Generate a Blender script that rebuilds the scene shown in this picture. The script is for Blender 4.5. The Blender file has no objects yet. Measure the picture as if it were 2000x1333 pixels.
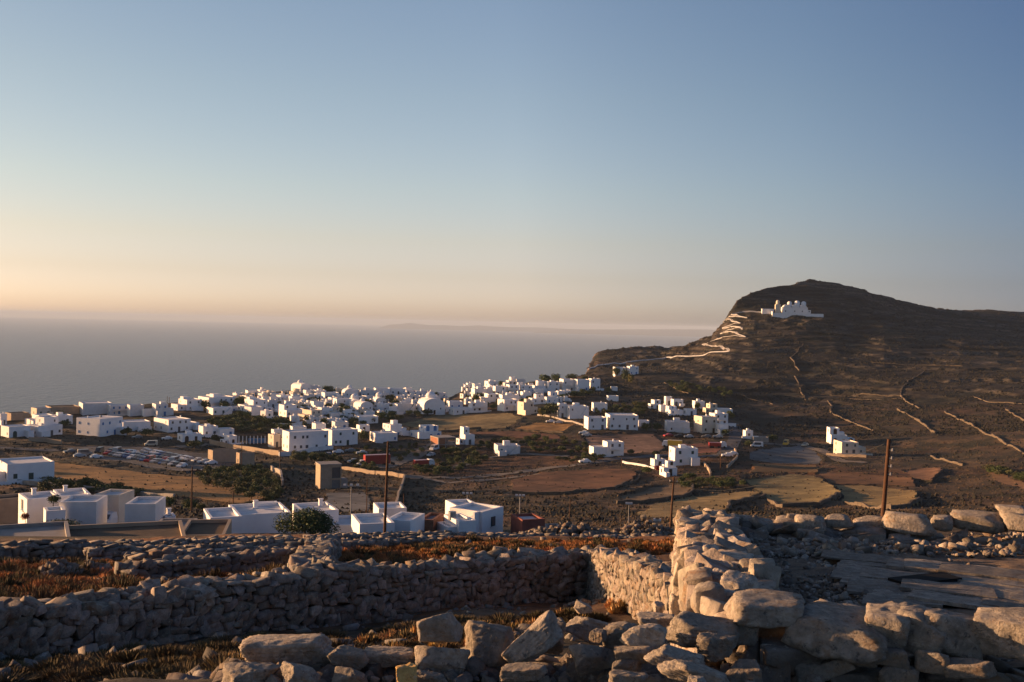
import bpy, bmesh, math, random
import numpy as np
from mathutils import Vector, noise

SC = bpy.context.scene
COL = SC.collection
R = math.radians

# ---------------------------------------------------------------- camera
FPX, ROLL, PITCH, EYE = 1944.4, R(1.3), R(1.0), 240.0
_F = Vector((0, math.cos(PITCH), -math.sin(PITCH)))
_X = Vector((1, 0, 0))
_U = Vector((0, math.sin(PITCH), math.cos(PITCH)))
CR = _X * math.cos(ROLL) + _U * math.sin(ROLL)
CU = -_X * math.sin(ROLL) + _U * math.cos(ROLL)
cam = bpy.data.cameras.new('camera')
cam.lens, cam.sensor_width, cam.clip_start, cam.clip_end = 35, 36, 0.1, 200000
camo = bpy.data.objects.new('camera', cam)
COL.objects.link(camo)
m = camo.matrix_world.copy()
for i in range(3):
    m[i][0], m[i][1], m[i][2] = CR[i], CU[i], -_F[i]
m[0][3], m[1][3], m[2][3] = 0, 0, EYE
camo.matrix_world = m
SC.camera = camo

# ---------------------------------------------------------------- world, sun
SUN_AZ, SUN_EL = -76.0, 6.0
world = bpy.data.worlds.new('World')
SC.world = world
world.use_nodes = True
wn, wl = world.node_tree.nodes, world.node_tree.links
sky = wn.new('ShaderNodeTexSky')
sky.sky_type = 'NISHITA'
sky.sun_disc = False
sky.sun_elevation, sky.sun_rotation = R(SUN_EL), R(SUN_AZ)
sky.altitude, sky.air_density, sky.dust_density, sky.ozone_density = 200, 1.0, 1.0, 1.5
geo = wn.new('ShaderNodeTexCoord')
sep = wn.new('ShaderNodeSeparateXYZ')
wl.new(geo.outputs['Generated'], sep.inputs[0])
ramp = wn.new('ShaderNodeValToRGB')
grade = wn.new('ShaderNodeMix'); grade.data_type = 'RGBA'; grade.blend_type = 'MULTIPLY'; grade.inputs['Factor'].default_value = 1
SKY_GRADE = [(0.0, (1.12, 1.20, 2.55)), (0.02, (1.08, 1.11, 2.15)), (0.045, (.97, .89, 1.40)), (0.08, (1.02, .86, 1.07)), (0.13, (1.03, .89, .99)), (0.22, (1.0, .88, .93)), (0.35, (.92, .84, .92)), (0.55, (.70, .71, .88)), (1.0, (.46, .50, .68))]
while len(ramp.color_ramp.elements) < len(SKY_GRADE):
    ramp.color_ramp.elements.new(0.5)
for e, (p, c) in zip(ramp.color_ramp.elements, SKY_GRADE):
    e.position = p
    e.color = (*c, 1)
wl.new(sep.outputs[2], ramp.inputs[0])
wl.new(sky.outputs[0], grade.inputs[6])
wl.new(ramp.outputs[0], grade.inputs[7])
dot = wn.new('ShaderNodeVectorMath'); dot.operation = 'DOT_PRODUCT'
wl.new(geo.outputs['Generated'], dot.inputs[0])
dot.inputs[1].default_value = (math.sin(R(SUN_AZ)), math.cos(R(SUN_AZ)), 0)
half = wn.new('ShaderNodeMapRange'); half.inputs['From Min'].default_value = -1; half.inputs['From Max'].default_value = 1
wl.new(dot.outputs['Value'], half.inputs['Value'])
away = wn.new('ShaderNodeValToRGB')
AWAY = [(0.0, (.62, .74, .92)), (0.2, (.52, .63, .80)), (0.37, (.38, .47, .64)), (0.49, (.72, .78, .86)), (0.62, (1, 1, 1)), (0.83, (.82, .83, .79)), (1.0, (.85, .85, .8))]
while len(away.color_ramp.elements) < len(AWAY):
    away.color_ramp.elements.new(0.5)
for e, (p, c) in zip(away.color_ramp.elements, AWAY):
    e.position = p
    e.color = (*c, 1)
wl.new(half.outputs[0], away.inputs[0])
grade2 = wn.new('ShaderNodeMix'); grade2.data_type = 'RGBA'; grade2.blend_type = 'MULTIPLY'; grade2.inputs['Factor'].default_value = 1
wl.new(grade.outputs[2], grade2.inputs[6]); wl.new(away.outputs[0], grade2.inputs[7])
wl.new(grade2.outputs[2], wn['Background'].inputs[0])
wn['Background'].inputs[1].default_value = 0.105
sun = bpy.data.lights.new('sun', 'SUN')
sun.energy, sun.angle, sun.color = 5.0, R(0.5), (1.0, 0.58, 0.29)
suno = bpy.data.objects.new('sun', sun)
COL.objects.link(suno)
_s = Vector((math.sin(R(SUN_AZ)) * math.cos(R(SUN_EL)), math.cos(R(SUN_AZ)) * math.cos(R(SUN_EL)), math.sin(R(SUN_EL))))
suno.rotation_euler = _s.to_track_quat('Z', 'Y').to_euler()
suno.location = (-300, 0, 400)
SC.view_settings.view_transform = 'Standard'
SC.view_settings.look = 'None'
SC.view_settings.exposure = 1.34
SC.cycles.use_denoising = True
SC.cycles.max_bounces = 5
SC.cycles.diffuse_bounces = 2
SC.cycles.glossy_bounces = 2
SC.cycles.volume_bounces = 1
SC.cycles.transparent_max_bounces = 8

# ---------------------------------------------------------------- pixel <-> world
def ray(px, py):
    d = _F + CR * ((px - 1000) / FPX) + CU * ((666.5 - py) / FPX)
    return d
def azs(px, py):
    d = ray(px, py)
    return math.atan2(d.x, d.y), d.z / math.hypot(d.x, d.y)
def pt(px, py, dist):
    """world point seen at photo pixel (px,py) at horizontal distance dist"""
    d = ray(px, py)
    k = dist / math.hypot(d.x, d.y)
    return Vector((d.x * k, d.y * k, EYE + d.z * k))
def to_px(x, y, z):
    """vectorised world -> photo pixel"""
    zz = z - EYE
    c = x * CR.x + y * CR.y + zz * CR.z
    u = x * CU.x + y * CU.y + zz * CU.z
    f = np.maximum(x * _F.x + y * _F.y + zz * _F.z, 1e-3)
    return 1000 + FPX * c / f, 666.5 - FPX * u / f

# ---------------------------------------------------------------- terrain heights
GEN = [(2.0, 'h', -1.64), (4.2, 'h', -1.57), (4.9, 'h', -1.70), (5.8, 'h', -2.12), (10, 'h', -3.7)]
COAST = 'coast'
def col(px, pts, drop=True):
    return px, pts, drop
NL = [(19, 1290), (25, 1222), (34, 1142), (42, 1102), (50, 1076), (56, 1062), (90, 1046), (120, 1034)]
NM = [(23, 1225), (30, 1150), (38, 1099), (50, 1062), (57, 1049), (90, 1046), (120, 1042)]
NR = [(28, 1172), (33, 1118), (42, 1078), (52, 1056), (60, 1048), (90, 1046), (120, 1046)]
COLS = [
    col(-500, NL + [(170, 1005), (230, 968), (300, 932), (370, 897), (430, 860), (500, 835), (540, 825)]),
    col(0, NL + [(170, 1002), (230, 966), (300, 930), (370, 895), (430, 856), (500, 825), (540, 812)]),
    col(150, NL + [(170, 1004), (230, 968), (300, 932), (370, 896), (430, 857), (500, 824), (555, 803)]),
    col(300, [(21, 1258), (27, 1188), (36, 1120), (46, 1080), (52, 1062), (90, 1046), (120, 1038), (170, 1006), (230, 970), (300, 935), (370, 897), (430, 857), (500, 822), (575, 792)]),
    col(450, NM + [(170, 1008), (230, 975), (300, 938), (370, 897), (430, 857), (500, 818), (590, 780)]),
    col(600, NM + [(170, 1010), (230, 980), (300, 940), (370, 895), (430, 855), (520, 805), (600, 772), (630, 762)]),
    col(760, NM + [(170, 1012), (230, 982), (300, 940), (370, 895), (430, 855), (520, 808), (600, 775), (630, 767)]),
    col(870, NR + [(170, 1012), (230, 985), (300, 940), (370, 895), (430, 855), (520, 812), (590, 788), (610, 782)]),
    col(905, NR + [(170, 1012), (230, 985), (300, 940), (370, 894), (430, 853), (520, 808), (590, 778), (620, 766)]),
    col(1000, NR + [(170, 1014), (230, 985), (300, 940), (370, 892), (430, 850), (520, 800), (600, 762), (640, 752)]),
    col(1100, NR + [(170, 1016), (230, 986), (300, 940), (370, 892), (430, 848), (520, 797), (600, 763), (680, 742), (700, 738)]),
    col(1140, NR + [(170, 1016), (230, 986), (300, 940), (370, 892), (430, 848), (520, 796), (600, 762), (690, 735), (715, 730)]),
    col(1155, NR + [(170, 1016), (230, 986), (300, 940), (370, 892), (430, 848), (520, 796), (600, 762), (690, 733), (760, 713), (825, 695)]),
    col(1165, NR + [(170, 1016), (230, 986), (300, 940), (370, 892), (430, 848), (520, 796), (600, 762), (690, 731), (760, 710), (830, 688)]),
    col(1215, NR + [(170, 1018), (230, 987), (300, 940), (370, 893), (430, 850), (520, 800), (600, 766), (690, 730), (770, 705), (840, 681)]),
    col(1300, NR + [(170, 1018), (230, 988), (300, 942), (370, 894), (430, 852), (520, 806), (600, 768), (690, 726), (780, 698), (855, 677)]),
    col(1345, NR + [(170, 1018), (230, 988), (300, 942), (370, 895), (430, 854), (520, 808), (600, 770), (690, 726), (780, 693), (860, 667)]),
    col(1385, NR + [(170, 1018), (230, 988), (300, 942), (370, 895), (430, 855), (520, 810), (600, 772), (690, 722), (780, 683), (862, 655)]),
    col(1394, NR + [(170, 1018), (230, 988), (300, 942), (370, 895), (430, 855), (520, 812), (600, 774), (690, 722), (780, 680), (865, 641)]),
    col(1405, NR + [(170, 1018), (230, 988), (300, 942), (370, 895), (430, 855), (520, 813), (600, 775), (690, 722), (780, 676), (840, 648), (868, 630)]),
    col(1418, NR + [(170, 1018), (230, 988), (300, 942), (370, 895), (430, 855), (520, 815), (600, 776), (690, 722), (780, 673), (840, 640), (875, 607)]),
    col(1432, NR + [(170, 1018), (230, 988), (300, 942), (370, 895), (430, 856), (520, 818), (600, 778), (690, 722), (780, 670), (840, 632), (870, 608), (890, 585)]),
    col(1458, NR + [(170, 1018), (230, 988), (300, 942), (370, 896), (430, 858), (520, 822), (600, 780), (690, 722), (780, 668), (840, 628), (880, 598), (905, 572)]),
    col(1492, NR + [(170, 1018), (230, 988), (300, 944), (370, 900), (430, 866), (520, 828), (600, 782), (690, 724), (780, 668), (840, 626), (880, 600), (930, 563)]),
    col(1530, NR + [(170, 1018), (230, 988), (300, 946), (370, 905), (430, 872), (520, 830), (600, 786), (690, 726), (780, 668), (838, 626), (860, 619), (905, 590), (960, 557)]),
    col(1570, NR + [(170, 1018), (230, 990), (300, 948), (370, 908), (430, 876), (520, 832), (600, 788), (690, 728), (780, 670), (838, 626), (860, 619), (905, 590), (960, 562), (1000, 545)]),
    col(1625, NR + [(170, 1018), (230, 990), (300, 950), (370, 910), (430, 880), (520, 832), (600, 788), (690, 730), (780, 674), (840, 634), (905, 598), (960, 570), (1010, 552)]),
    col(1660, NR + [(170, 1018), (230, 990), (300, 950), (370, 910), (430, 880), (520, 832), (600, 788), (690, 731), (780, 678), (840, 644), (905, 608), (960, 578), (1020, 560)]),
    col(1720, NR + [(170, 1018), (230, 990), (300, 952), (370, 912), (430, 880), (520, 830), (600, 786), (690, 731), (780, 680), (870, 632), (960, 595), (1045, 578)]),
    col(1800, NR + [(170, 1018), (230, 990), (300, 953), (370, 912), (430, 878), (520, 826), (600, 782), (690, 730), (780, 690), (870, 648), (960, 616), (1080, 597)]),
    col(1870, NR + [(170, 1018), (230, 990), (300, 953), (370, 910), (430, 874), (520, 824), (600, 780), (690, 730), (780, 692), (870, 656), (980, 624), (1130, 605)]),
    col(2000, NR + [(170, 1018), (230, 990), (300, 950), (370, 902), (430, 864), (520, 818), (600, 778), (690, 732), (800, 696), (950, 652), (1190, 607)]),
    col(2400, NR + [(170, 1018), (230, 990), (300, 950), (370, 900), (430, 860), (520, 815), (600, 778), (690, 735), (800, 700), (950, 655), (1200, 612)]),
]
CAZ, CNEAR, CFAR, CDC, CHC = [], [], [], [], []
DN = np.concatenate([np.geomspace(0.4, 130, 500), np.linspace(130.5, 500, 800)])     # metres
DS = np.linspace(0, 1, 600)                                                            # 500 m .. crest or coast
KER = np.hanning(15) / np.hanning(15).sum()
def smooth(h):
    return np.convolve(np.pad(h, 7, mode='edge'), KER, 'valid')
for px, pts, drop in COLS:
    dd, hh = [g[0] for g in GEN], [g[2] for g in GEN]
    for d, py in pts:
        a, s = azs(px, py)
        dd.append(d); hh.append(s * d)
    CAZ.append(azs(px, 850)[0])
    CNEAR.append(smooth(np.interp(DN, dd, hh)))
    f = np.interp(500 + DS * (dd[-1] - 500), dd, hh)
    CFAR.append(np.interp(DS, DS, np.concatenate([f[:8], smooth(f)[8:-8], f[-8:]])))
    CDC.append(dd[-1]); CHC.append(hh[-1])
CAZ, CNEAR, CFAR, CDC, CHC = map(np.array, (CAZ, CNEAR, CFAR, CDC, CHC))

# value noise
_rs = np.random.RandomState(5)
_LAT = _rs.rand(256, 256)
def vn(x, y):
    xi, yi = np.floor(x).astype(int), np.floor(y).astype(int)
    fx, fy = x - xi, y - yi
    fx, fy = fx * fx * (3 - 2 * fx), fy * fy * (3 - 2 * fy)
    a, b = _LAT[xi & 255, yi & 255], _LAT[(xi + 1) & 255, yi & 255]
    c, d = _LAT[xi & 255, (yi + 1) & 255], _LAT[(xi + 1) & 255, (yi + 1) & 255]
    return (a * (1 - fx) + b * fx) * (1 - fy) + (c * (1 - fx) + d * fx) * fy - 0.5
def fbm(x, y, o=4):
    s, a = 0, 1.0
    for i in range(o):
        s = s + a * vn(x * 2 ** i + 17.3 * i, y * 2 ** i - 9.1 * i); a *= 0.5
    return s
def sstep(a, b, x):
    t = np.clip((x - a) / (b - a), 0, 1)
    return t * t * (3 - 2 * t)
def in_poly(px, py, poly):
    inside = np.zeros(px.shape, bool)
    n = len(poly)
    for i in range(n):
        x1, y1 = poly[i]; x2, y2 = poly[(i + 1) % n]
        c = ((y1 > py) != (y2 > py)) & (px < (x2 - x1) * (py - y1) / ((y2 - y1) or 1e-9) + x1)
        inside ^= c
    return inside

# fields: name, polygon in the photo, rise toward the far-right edge (m) shaped to catch more sun, soil colour
FIELDS = [
    ('stubble_field', [(40, 900), (130, 908), (250, 922), (380, 935), (455, 950), (530, 975), (470, 986), (380, 975), (300, 963), (200, 947), (110, 935), (60, 920)], 0.6, (.23, .115, .032)),
    ('car_park_ground', [(128, 879), (190, 876), (300, 874), (345, 877), (430, 886), (500, 903), (440, 912), (360, 924), (290, 916), (180, 895)], 0, (.13, .115, .105)),
    ('village_field', [(770, 832), (860, 812), (1000, 809), (1022, 817), (985, 836), (850, 840)], 0.4, (.17, .125, .055)),
    ('stubble_field', [(1002, 836), (1050, 823), (1128, 827), (1112, 842), (1050, 845)], 0.9, (.22, .12, .04)),
    ('ploughed_field', [(885, 845), (1000, 840), (1095, 852), (1107, 860), (1090, 864), (960, 853)], 0.6, (.13, .058, .03)),
    ('sports_ground', [(1145, 850), (1282, 850), (1300, 868), (1282, 886), (1215, 888), (1150, 876)], 0, (.24, .145, .095)),
    ('dirt_lot', [(1303, 866), (1428, 862), (1402, 888), (1322, 887)], 0.3, (.19, .08, .05)),
    ('gravel_lot', [(1468, 886), (1480, 876), (1565, 872), (1592, 880), (1606, 906), (1510, 907), (1466, 899)], 0, (.15, .145, .135)),
    ('ploughed_field', [(990, 940), (1060, 925), (1150, 918), (1228, 919), (1247, 931), (1200, 954), (1100, 966), (1000, 964)], 0.9, (.13, .06, .028)),
    ('fallow_field', [(1205, 968), (1300, 945), (1352, 954), (1350, 966), (1300, 978), (1225, 984)], 0.7, (.15, .10, .055)),
    ('stubble_field', [(1240, 1002), (1350, 969), (1470, 962), (1492, 968), (1470, 975), (1430, 984), (1422, 998), (1400, 1012), (1250, 1014)], 1.2, (.17, .12, .05)),
    ('stubble_field', [(1445, 938), (1560, 930), (1608, 938), (1640, 968), (1632, 980), (1590, 988), (1530, 988), (1500, 978), (1490, 960), (1455, 948)], 1.5, (.17, .125, .05)),
    ('stubble_field', [(1630, 948), (1700, 950), (1784, 960), (1798, 986), (1740, 994), (1652, 984)], 1.3, (.18, .125, .05)),
    ('ploughed_field', [(1600, 922), (1690, 926), (1790, 936), (1790, 955), (1720, 950), (1620, 944)], 0.9, (.14, .07, .03)),
    ('fallow_field', [(1760, 920), (1800, 914), (1832, 918), (1828, 943), (1792, 934)], 1.0, (.17, .09, .05)),
    ('ploughed_field', [(1470, 909), (1600, 910), (1606, 928), (1540, 927), (1475, 925)], 0.7, (.15, .085, .03)),
    ('concrete_yard', [(622, 992), (645, 962), (715, 962), (726, 985), (715, 1002), (640, 1004)], 0, (.13, .125, .12)),
    ('fallow_field', [(1925, 921), (1962, 924), (2010, 945), (2010, 965), (1960, 943)], 0.5, (.16, .09, .045)),
]
# ---------------------------------------------------------------- terrain grid
AZ = np.concatenate([np.radians(np.linspace(-180, -31, 75)[:-1]), np.radians(np.linspace(-31, 31, 660)), np.radians(np.linspace(31, 180, 75)[1:])])
DR = np.concatenate([np.geomspace(0.6, 60, 330), np.geomspace(60.4, 140, 90), np.linspace(141, 480, 280), np.linspace(481.1, 1060, 480), np.linspace(1064, 1500, 40)])
NA, ND = len(AZ), len(DR)
_j = np.clip(np.searchsorted(CAZ, AZ) - 1, 0, len(CAZ) - 2)
_t = np.clip((AZ - CAZ[_j]) / (CAZ[_j + 1] - CAZ[_j]), 0, 1)
Z = np.zeros((ND, NA))
for k in range(NA):
    j, t = _j[k], _t[k]
    dc, hc = CDC[j] * (1 - t) + CDC[j + 1] * t, CHC[j] * (1 - t) + CHC[j + 1] * t
    zn = np.interp(DR, DN, CNEAR[j] * (1 - t) + CNEAR[j + 1] * t)
    zf = np.interp((DR - 500) / (dc - 500), DS, CFAR[j] * (1 - t) + CFAR[j + 1] * t)
    e = DR - dc
    zd = hc + np.interp(e, [0, 7, 18, 45, 90, 150], [0, -8, -40, -110, -190, -262 - hc])
    Z[:, k] = np.where(DR < 500, zn, np.where(e < 0, zf, zd))
_sm = Z.copy()
_k = np.hanning(41); _k /= _k.sum()
for i in range(ND):
    if DR[i] < 600:
        _sm[i] = np.convolve(np.pad(Z[i], 20, mode='edge'), _k, 'valid')
_w = (1 - sstep(490, 545, DR))[:, None] * (np.abs(AZ) < R(30))[None, :]
Z = Z * (1 - _w) + _sm * _w
_back = sstep(R(70), R(130), np.abs(AZ))[None, :]
_bz = -1.7 + 0.03 * DR[:, None]
Z = Z * (1 - _back) + _bz * _back
X = DR[:, None] * np.sin(AZ)[None, :]
Y = DR[:, None] * np.cos(AZ)[None, :]
PX, PY = to_px(X, Y, Z + EYE)
_ex2, _ey2 = fbm(X * .3 + 11, Y * .3, 3), fbm(X * .3, Y * .3 + 23, 3)
_ex, _ey = fbm(X * .035, Y * .035), fbm(X * .035 + 40, Y * .035 + 7)
fld_h = np.zeros_like(Z)
fld_m = []
_front = (Y > 60) & (Z > -70)
for nm, poly, amp, c in FIELDS:
    msk = in_poly(PX + 16 * _ex + 3 * _ex2, PY + 7 * _ey + 2 * _ey2, poly) & _front & (DR[:, None] < 560)
    fld_m.append(msk)
    xs = [p[0] for p in poly]
    t = np.clip((PX - min(xs)) / (max(xs) - min(xs)), 0, 1)
    fld_h += msk * (.75 * amp * (t ** 4) + 0.02)
allf = np.any(np.stack(fld_m), axis=0)
_near = DR[:, None] < 62
# natural roughness
rough = fbm(X * 0.35, Y * 0.35) * 0.30 * sstep(5, 14, DR)[:, None] * _near + fbm(X * 1.7, Y * 1.7, 3) * 0.07 * _near
rough = rough + (~_near) * (~allf) * (fbm(X * 0.03, Y * 0.03) * 1.5 * sstep(85, 200, DR)[:, None] + fbm(X * 0.25, Y * 0.25, 3) * 0.4 * sstep(120, 200, DR)[:, None])
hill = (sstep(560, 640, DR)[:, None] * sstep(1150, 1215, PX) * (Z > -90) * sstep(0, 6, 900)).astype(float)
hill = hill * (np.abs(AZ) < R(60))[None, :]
_cl = ((PX > 1130) & (PX < 1475) & (DR[:, None] > 600)) * 1.0
rough = rough + _cl * fbm(X * 0.06, Y * 0.06, 5) * (3.5 - 2.3 * ((PX > 1395) & (PY > 600)) - 2.2 * ((PX <= 1395) & (PY > 682))) * sstep(640, 800, DR)[:, None] * (np.abs(AZ) < R(31))[None, :]
Z = Z + rough * (np.abs(AZ) < R(90))[None, :]
# dry-stone terraces stepped into the hill
_wob = fbm(X * 0.008, Y * 0.008) * 9 + fbm(X * .05, Y * .05) * 1.2
step = 4.2
zz = (Z + _wob) / step
fr = zz - np.floor(zz)
zt = (np.floor(zz) + sstep(0.72, 0.97, fr)) * step - _wob
tmask = hill * sstep(-0.32, 0.0, fbm(X * 0.006 + 4, Y * 0.006)) * (0.26 + 0.28 * sstep(-.3, .3, fbm(X * .02, Y * .02)))
Z = Z * (1 - tmask) + zt * tmask
# terraces of the valley floor
step = 1.6
zz = (Z + fbm(X * 0.01, Y * 0.01) * 3) / step
fr2 = zz - np.floor(zz)
Z = Z + fld_h + EYE

def zg(x, y):
    """ground height at world x, y"""
    d, a = math.hypot(x, y), math.atan2(x, y)
    i = min(max(int(np.searchsorted(DR, d)) - 1, 0), ND - 2)
    j = min(max(int(np.searchsorted(AZ, a)) - 1, 0), NA - 2)
    u = min(max((d - DR[i]) / (DR[i + 1] - DR[i]), 0), 1)
    v = min(max((a - AZ[j]) / (AZ[j + 1] - AZ[j]), 0), 1)
    return float((Z[i, j] * (1 - v) + Z[i, j + 1] * v) * (1 - u) + (Z[i + 1, j] * (1 - v) + Z[i + 1, j + 1] * v) * u)
def gp(px, py, dmin=62.0, dmax=1300.0):
    """the ground point seen at photo pixel (px, py), beyond dmin"""
    a, s = azs(px, py)
    j = min(max(int(np.searchsorted(AZ, a)), 0), NA - 1)
    zc = Z[:, j]
    los = EYE + s * DR
    ok = np.where((DR >= dmin) & (zc >= los) & (DR <= dmax))[0]
    if len(ok) == 0:
        k = np.where((DR >= dmin) & (DR <= dmax))[0]
        i = k[np.argmin((los - zc)[k] / DR[k])]
        d = DR[i]
    else:
        i = ok[0]
        d = DR[i]
        if i > 0 and DR[i - 1] >= dmin:
            e0, e1 = los[i - 1] - zc[i - 1], los[i] - zc[i]
            if e0 - e1 > 1e-9:
                d = DR[i - 1] + (DR[i] - DR[i - 1]) * e0 / (e0 - e1)
    x, y = d * math.sin(a), d * math.cos(a)
    return Vector((x, y, zg(x, y)))
def gd(px, dist, py=1000):
    """the ground point below photo column px at horizontal distance dist"""
    a, s = azs(px, py)
    x, y = dist * math.sin(a), dist * math.cos(a)
    return Vector((x, y, zg(x, y)))
def dist(p):
    return math.hypot(p.x, p.y)

# ---------------------------------------------------------------- object helpers
def tag(o, label=None, cat=None, group=None, kind=None):
    if label: o['label'] = label
    if cat: o['category'] = cat
    if group: o['group'] = group
    if kind: o['kind'] = kind
    return o
def link(o, parent=None):
    COL.objects.link(o)
    if parent is not None:
        o.parent = parent
    return o
def empty(name, loc=(0, 0, 0), rz=0.0):
    o = bpy.data.objects.new(name, None)
    o.location = loc
    o.rotation_euler = (0, 0, rz)
    o.empty_display_size = 0.3
    return link(o)
def np_mesh(name, V, faces, mats=(), smooth=False, fm=None):
    me = bpy.data.meshes.new(name)
    V = np.asarray(V, np.float32)
    if isinstance(faces, np.ndarray):
        k = faces.shape[1]
        me.vertices.add(len(V)); me.vertices.foreach_set('co', V.ravel())
        me.loops.add(faces.size); me.loops.foreach_set('vertex_index', faces.astype(np.int32).ravel())
        me.polygons.add(len(faces))
        me.polygons.foreach_set('loop_start', np.arange(0, faces.size, k, dtype=np.int32))
        me.update(calc_edges=True)
    else:
        me.from_pydata(V.tolist(), [], faces)
        me.update()
    for mt in mats:
        me.materials.append(mt)
    if smooth:
        me.polygons.foreach_set('use_smooth', np.ones(len(me.polygons), bool))
    if fm is not None:
        me.polygons.foreach_set('material_index', np.asarray(fm, np.int32))
    return me
def mesh_obj(name, me, parent=None, loc=(0, 0, 0), rz=0.0):
    o = bpy.data.objects.new(name, me)
    o.location = loc
    o.rotation_euler = (0, 0, rz)
    return link(o, parent)
def vcol(me, name, arr):
    a = me.attributes.new(name, 'FLOAT_COLOR', 'POINT')
    c = np.ones((len(me.vertices), 4), np.float32)
    c[:, :arr.shape[1]] = arr
    a.data.foreach_set('color', c.ravel())
class MB:
    """collects boxes and prisms into one mesh"""
    def __init__(s):
        s.v, s.f, s.m = [], [], []
    def add(s, V, F, mi=0):
        n = len(s.v)
        s.v += [tuple(p) for p in V]
        s.f += [tuple(i + n for i in f) for f in F]
        s.m += [mi] * len(F)
        return s
    def box(s, x0, x1, y0, y1, z0, z1, mi=0):
        V = [(x0, y0, z0), (x1, y0, z0), (x1, y1, z0), (x0, y1, z0), (x0, y0, z1), (x1, y0, z1), (x1, y1, z1), (x0, y1, z1)]
        return s.add(V, [(0, 3, 2, 1), (4, 5, 6, 7), (0, 1, 5, 4), (1, 2, 6, 5), (2, 3, 7, 6), (3, 0, 4, 7)], mi)
    def cyl(s, x, y, z0, z1, r0, r1, n=10, mi=0):
        V = [(x + r0 * math.cos(2 * math.pi * i / n), y + r0 * math.sin(2 * math.pi * i / n), z0) for i in range(n)]
        V += [(x + r1 * math.cos(2 * math.pi * i / n), y + r1 * math.sin(2 * math.pi * i / n), z1) for i in range(n)]
        F = [(i, (i + 1) % n, n + (i + 1) % n, n + i) for i in range(n)] + [tuple(range(n - 1, -1, -1)), tuple(range(n, 2 * n))]
        return s.add(V, F, mi)
    def dome(s, x, y, z, r, hz, n=16, k=6, mi=0):
        V, F = [], []
        for a in range(k):
            t = a / k * math.pi / 2
            for i in range(n):
                p = 2 * math.pi * i / n
                V.append((x + r * math.cos(t) * math.cos(p), y + r * math.cos(t) * math.sin(p), z + hz * math.sin(t)))
        V.append((x, y, z + hz))
        for a in range(k - 1):
            for i in range(n):
                F.append((a * n + i, a * n + (i + 1) % n, (a + 1) * n + (i + 1) % n, (a + 1) * n + i))
        for i in range(n):
            F.append(((k - 1) * n + i, (k - 1) * n + (i + 1) % n, k * n))
        F.append(tuple(range(n - 1, -1, -1)))
        return s.add(V, F, mi)
    def block(s, x0, x1, y0, y1, z0, z1, lip=0.3, th=0.28):
        """a house block with a parapet round a sunken roof deck (deck left open for the roof part)"""
        V = [(x0, y0, z0), (x1, y0, z0), (x1, y1, z0), (x0, y1, z0), (x0, y0, z1), (x1, y0, z1), (x1, y1, z1), (x0, y1, z1),
             (x0 + th, y0 + th, z1), (x1 - th, y0 + th, z1), (x1 - th, y1 - th, z1), (x0 + th, y1 - th, z1),
             (x0 + th, y0 + th, z1 - lip), (x1 - th, y0 + th, z1 - lip), (x1 - th, y1 - th, z1 - lip), (x0 + th, y1 - th, z1 - lip)]
        F = [(0, 1, 5, 4), (1, 2, 6, 5), (2, 3, 7, 6), (3, 0, 4, 7), (4, 5, 9, 8), (5, 6, 10, 9), (6, 7, 11, 10), (7, 4, 8, 11),
             (8, 9, 13, 12), (9, 10, 14, 13), (10, 11, 15, 14), (11, 8, 12, 15)]
        return s.add(V, F)
    def mesh(s, name, mats, smooth=False):
        return np_mesh(name, s.v, s.f, mats, smooth, s.m)
    def obj(s, name, mats, parent=None, loc=(0, 0, 0), rz=0.0, smooth=False):
        return mesh_obj(name, s.mesh(name, mats if isinstance(mats, (list, tuple)) else [mats], smooth), parent, loc, rz)

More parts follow.
